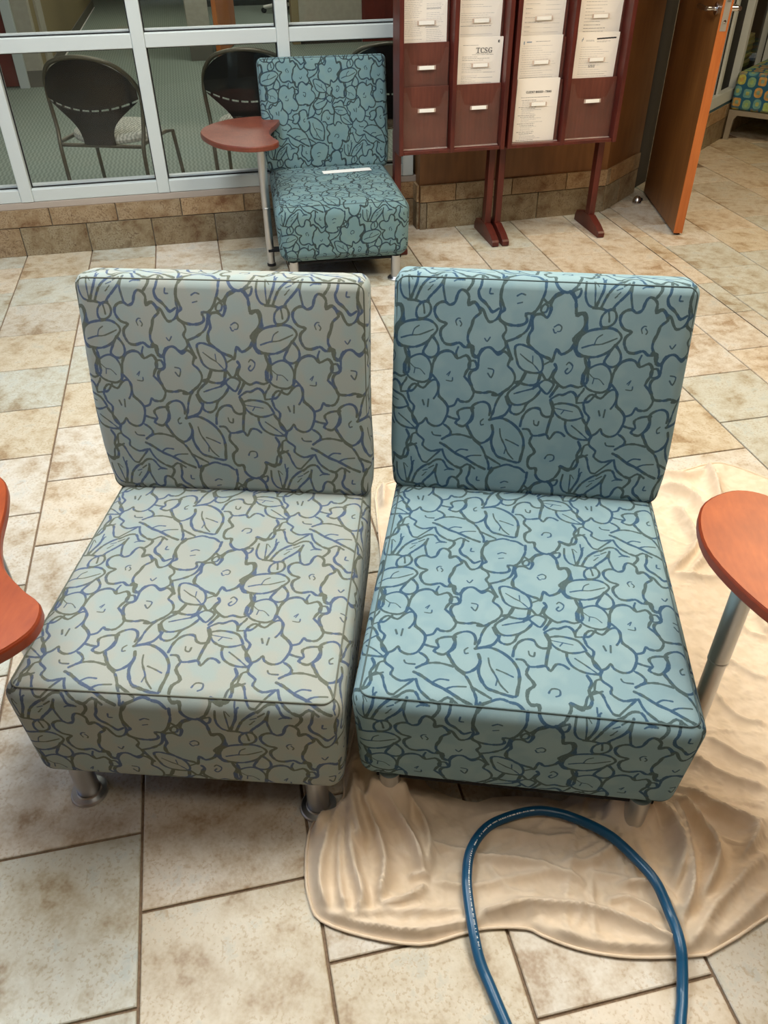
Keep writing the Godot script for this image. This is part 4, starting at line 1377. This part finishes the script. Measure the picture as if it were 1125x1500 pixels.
func cloth_height(p: Vector2, to_edge: float) -> float:
	var sum := 0.0
	for f in folds:
		if not f[2].has_point(p): continue
		var pts: PackedVector2Array = f[3]
		var bd := INF
		var along := 0.0
		for k in pts.size() - 1:
			var q := Geometry2D.get_closest_point_to_segment(p, pts[k], pts[k + 1])
			var d := q.distance_squared_to(p)
			if d < bd:
				bd = d
				along = (k + q.distance_to(pts[k]) / maxf(pts[k].distance_to(pts[k + 1]), 1e-5)) / (pts.size() - 1)
		var amp: float = f[0] * minf(1, .25 + 5 * minf(along, 1 - along))
		var e: float = sqrt(bd) / f[1]
		sum += pow(amp * exp(-pow(e, 1.08)), 2.0)
	var n1 := 1.0 - absf(noise_a.get_noise_2d(p.x * 150 + p.y * 60, p.y * 330))
	var n2 := 1.0 - absf(noise_a.get_noise_2d(p.x * 420 + 90, p.y * 260 + p.x * 200))
	var n3 := noise_a.get_noise_2d(p.x * 130 + 40, p.y * 130)
	var base := .006 * pow(n1, 7.0) + .004 * pow(n2, 9.0) + .006 * n3 + .005
	var high := (maxf(base, 0) + sqrt(sum)) * smoothstep(0.0, .03, to_edge + .003)
	return .004 + (high if high < .06 else .06 + .034 * (1.0 - exp(-(high - .06) / .034)))

func build_cloth() -> void:
	for k in range(0, CLOTH_EDGE.size(), 2): edge_poly.append(Vector2(CLOTH_EDGE[k], CLOTH_EDGE[k + 1]))
	edge_poly = smooth_path(CLOTH_EDGE, true, 3)
	hole_poly = smooth_path(CLOTH_HOLE, true, 3)
	noise_a.seed = 3; noise_a.frequency = .022; noise_a.fractal_octaves = 2
	noise_a.domain_warp_enabled = true; noise_a.domain_warp_amplitude = 20; noise_a.domain_warp_frequency = .02
	for f in FOLDS:
		var pts := smooth_path(f.slice(2), false, 3) if f.size() > 6 else PackedVector2Array([Vector2(f[2], f[3]), Vector2(f[4], f[5])])
		var r := Rect2(pts[0], Vector2.ZERO)
		for p in pts: r = r.expand(p)
		var w: float = f[1] * .0009
		folds.append([f[0] * .00135, w, r.grow(w * 4), pts])
	# finer creases running out of the two gathered places and along the front
	var rng := RandomNumberGenerator.new()
	rng.seed = 19
	var crease := func(from: Vector2, dir: float, length: float, amp: float, w: float) -> void:
		var pts := PackedVector2Array([from])
		var d := dir
		for k in 6:
			d += rng.randf_range(-.16, .16)
			pts.append(pts[-1] + Vector2(cos(d), sin(d)) * length / 6)
		var r := Rect2(pts[0], Vector2.ZERO)
		for p in pts: r = r.expand(p)
		folds.append([amp, w, r.grow(w * 4), pts])
	for k in 13: crease.call(Vector2(.14, -.90) + Vector2(rng.randf_range(-.04, .05), rng.randf_range(-.02, .03)), rng.randf_range(.7, 2.4), rng.randf_range(.12, .28), rng.randf_range(.007, .015), rng.randf_range(.004, .006))
	for k in 22: crease.call(Vector2(.66, -.85) + Vector2(rng.randf_range(-.04, .05), rng.randf_range(-.03, .04)), rng.randf_range(-.5, 3.0), rng.randf_range(.12, .4), rng.randf_range(.006, .014), rng.randf_range(.004, .006))
	for k in 16: crease.call(Vector2(rng.randf_range(.25, .6), rng.randf_range(-.8, -.58)), rng.randf_range(-.25, .35), rng.randf_range(.1, .25), rng.randf_range(.004, .009), rng.randf_range(.0035, .005))
	for k in 22: crease.call(Vector2(rng.randf_range(.8, 1.4), rng.randf_range(-1.75, -.65)), rng.randf_range(-.2, 1.0), rng.randf_range(.12, .35), rng.randf_range(.003, .007), rng.randf_range(.004, .007))
	var step := .0047
	var x0 := -.02
	var z0 := -2.10
	var nx := int(1.74 / step)
	var nz := int(1.66 / step)
	var inside := PackedByteArray()
	inside.resize((nx + 1) * (nz + 1))
	for b in nz + 1:
		for a in nx + 1:
			inside[b * (nx + 1) + a] = 1 if on_cloth(Vector2(x0 + a * step, z0 + b * step)) else 0
	var ids := {}
	var s := Shape.new()
	var vert := func(a: int, b: int) -> int:
		var key := b * (nx + 1) + a
		if ids.has(key): return ids[key]
		var p := Vector2(x0 + a * step, z0 + b * step)
		var e := near_poly(p, edge_poly)
		var h := near_poly(p, hole_poly)
		var q := e if e.distance_squared_to(p) < h.distance_squared_to(p) else h
		var d := q.distance_to(p)
		if not inside[key]:
			p = q; d = 0.0
		ids[key] = s.put(Vector3(p.x, cloth_height(p, d), p.y), Vector3.ZERO, p)
		return ids[key]
	for b in nz:
		for a in nx:
			var k := b * (nx + 1) + a
			if inside[k] + inside[k + 1] + inside[k + nx + 1] + inside[k + nx + 2] == 0: continue
			var q := [vert.call(a, b), vert.call(a + 1, b), vert.call(a + 1, b + 1), vert.call(a, b + 1)]
			for tr in [[q[0], q[1], q[2]], [q[0], q[2], q[3]]]:
				var n: Vector3 = (s.v[tr[1]] - s.v[tr[0]]).cross(s.v[tr[2]] - s.v[tr[0]])
				if n.y < 0:
					n = -n; s.i.append_array(tr)
				else:
					s.i.append_array([tr[0], tr[2], tr[1]])
				for v in tr: s.n[v] += n
	for k in s.n.size(): s.n[k] = s.n[k].normalized() if s.n[k].length() > 0 else Vector3.UP
	var t := thing("drop_cloth", "rumpled cream canvas drop cloth spread under the teal chair", "drop cloth")
	part("canvas_sheet", s, mats.canvas, t)
	var hem := PackedVector3Array()
	for p in edge_poly: hem.append(Vector3(p.x, .0055, p.y))
	s = Shape.new(); tube(s, hem, .003, 8, true)
	part("hem", s, mats.canvas, t)

func build_hose() -> void:
	var p2 := smooth_path(HOSE, false, 12)
	var r := .0098
	var hs := PackedFloat32Array()
	for p in p2:
		var h := 0.0
		if on_cloth(p):
			h = cloth_height(p, minf(near_poly(p, edge_poly).distance_to(p), near_poly(p, hole_poly).distance_to(p)))
		hs.append(h)
	var lift := PackedFloat32Array()
	for k in hs.size():
		var m := 0.0
		for j in range(maxi(0, k - 9), mini(hs.size(), k + 10)): m = maxf(m, hs[j] - absf(j - k) * .0012)
		lift.append(m)
	var pts := PackedVector3Array()
	for k in p2.size():
		var a := 0.0
		var c := 0
		for j in range(maxi(0, k - 6), mini(hs.size(), k + 7)): a += lift[j]; c += 1
		pts.append(Vector3(p2[k].x, a / c + r + .001, p2[k].y))
	var t := thing("hose", "blue rubber hose looped over the canvas drop cloth", "hose")
	var s := Shape.new(); tube(s, pts, r, 20)
	part("tube", s, mats.hose, t)
	# small worn white print along its upper side
	s = Shape.new()
	var rng := RandomNumberGenerator.new()
	rng.seed = 4
	for k in range(60, 130):
		var d := (pts[k + 1] - pts[k]).normalized()
		var side := d.cross(Vector3.UP).normalized()
		for j in 3:
			if rng.randf() < .35: continue
			var nn := (Vector3.UP * .93 + side * .36).normalized()
			var c := pts[k].lerp(pts[k + 1], j / 3.0)
			rbox(s, Vector3(.0007 + rng.randf() * .0012, .0004, .0016 + rng.randf() * .0012), .0001, Transform3D(Basis(d, nn, d.cross(nn)).orthonormalized(), c + nn * (r - .00002)))
	part("printed_marks", s, mats.card, t, "worn white lettering too small to read")

func _ready() -> void:
	set_camera_and_light()
	add_lights()
	make_materials()
	build_shell()
	build_floor()
	build_door()
	build_racks()
	build_chairs()
	build_cloth()
	build_hose()
	build_bench()
	build_hall_things()

func add_lights() -> void:
	ceiling_light(Vector3(-.9, 2.985, -1.9), Vector2(1.2, 1.2), Color(.95, .98, 1.0), 4.8, "cool square ceiling panel over the grey chair")
	ceiling_light(Vector3(1.3, 2.985, -1.5), Vector2(1.2, 1.2), Color(1.0, .97, .92), 4.8, "square ceiling panel over the teal chair")
	ceiling_light(Vector3(3.3, 2.985, -3.0), Vector2(1.2, 1.2), Color(1, .89, .72), 4.2, "warm ceiling panel near the open door")
	ceiling_light(Vector3(.0, 2.985, -3.5), Vector2(1.2, .6), Color(.96, .98, 1.0), 4.2, "ceiling panel along the hallway window")
	ceiling_light(Vector3(.9, 2.985, .2), Vector2(1.2, .6), Color(1, .95, .88), 2.0, "added front fill panel over the hose")  # fill light added out of view to lift the chair fronts
	ceiling_light(Vector3(-.6, 2.985, -6.6), Vector2(1.2, .6), Color(1, 1, .93), 4.6, "ceiling panel over the hallway chairs")
	ceiling_light(Vector3(.8, 2.985, -9.6), Vector2(1.2, .6), Color(1, 1, .93), 4.6, "ceiling panel before the hallway column")
	ceiling_light(Vector3(-.7, 2.985, -13.2), Vector2(.6, 1.2), Color(1, 1, .93), 4.0, "ceiling panel along the corridor")
	ceiling_light(Vector3(1.4, 2.985, -13.4), Vector2(1.2, .6), Color(1, 1, .95), 4.0, "ceiling panel in the far office")
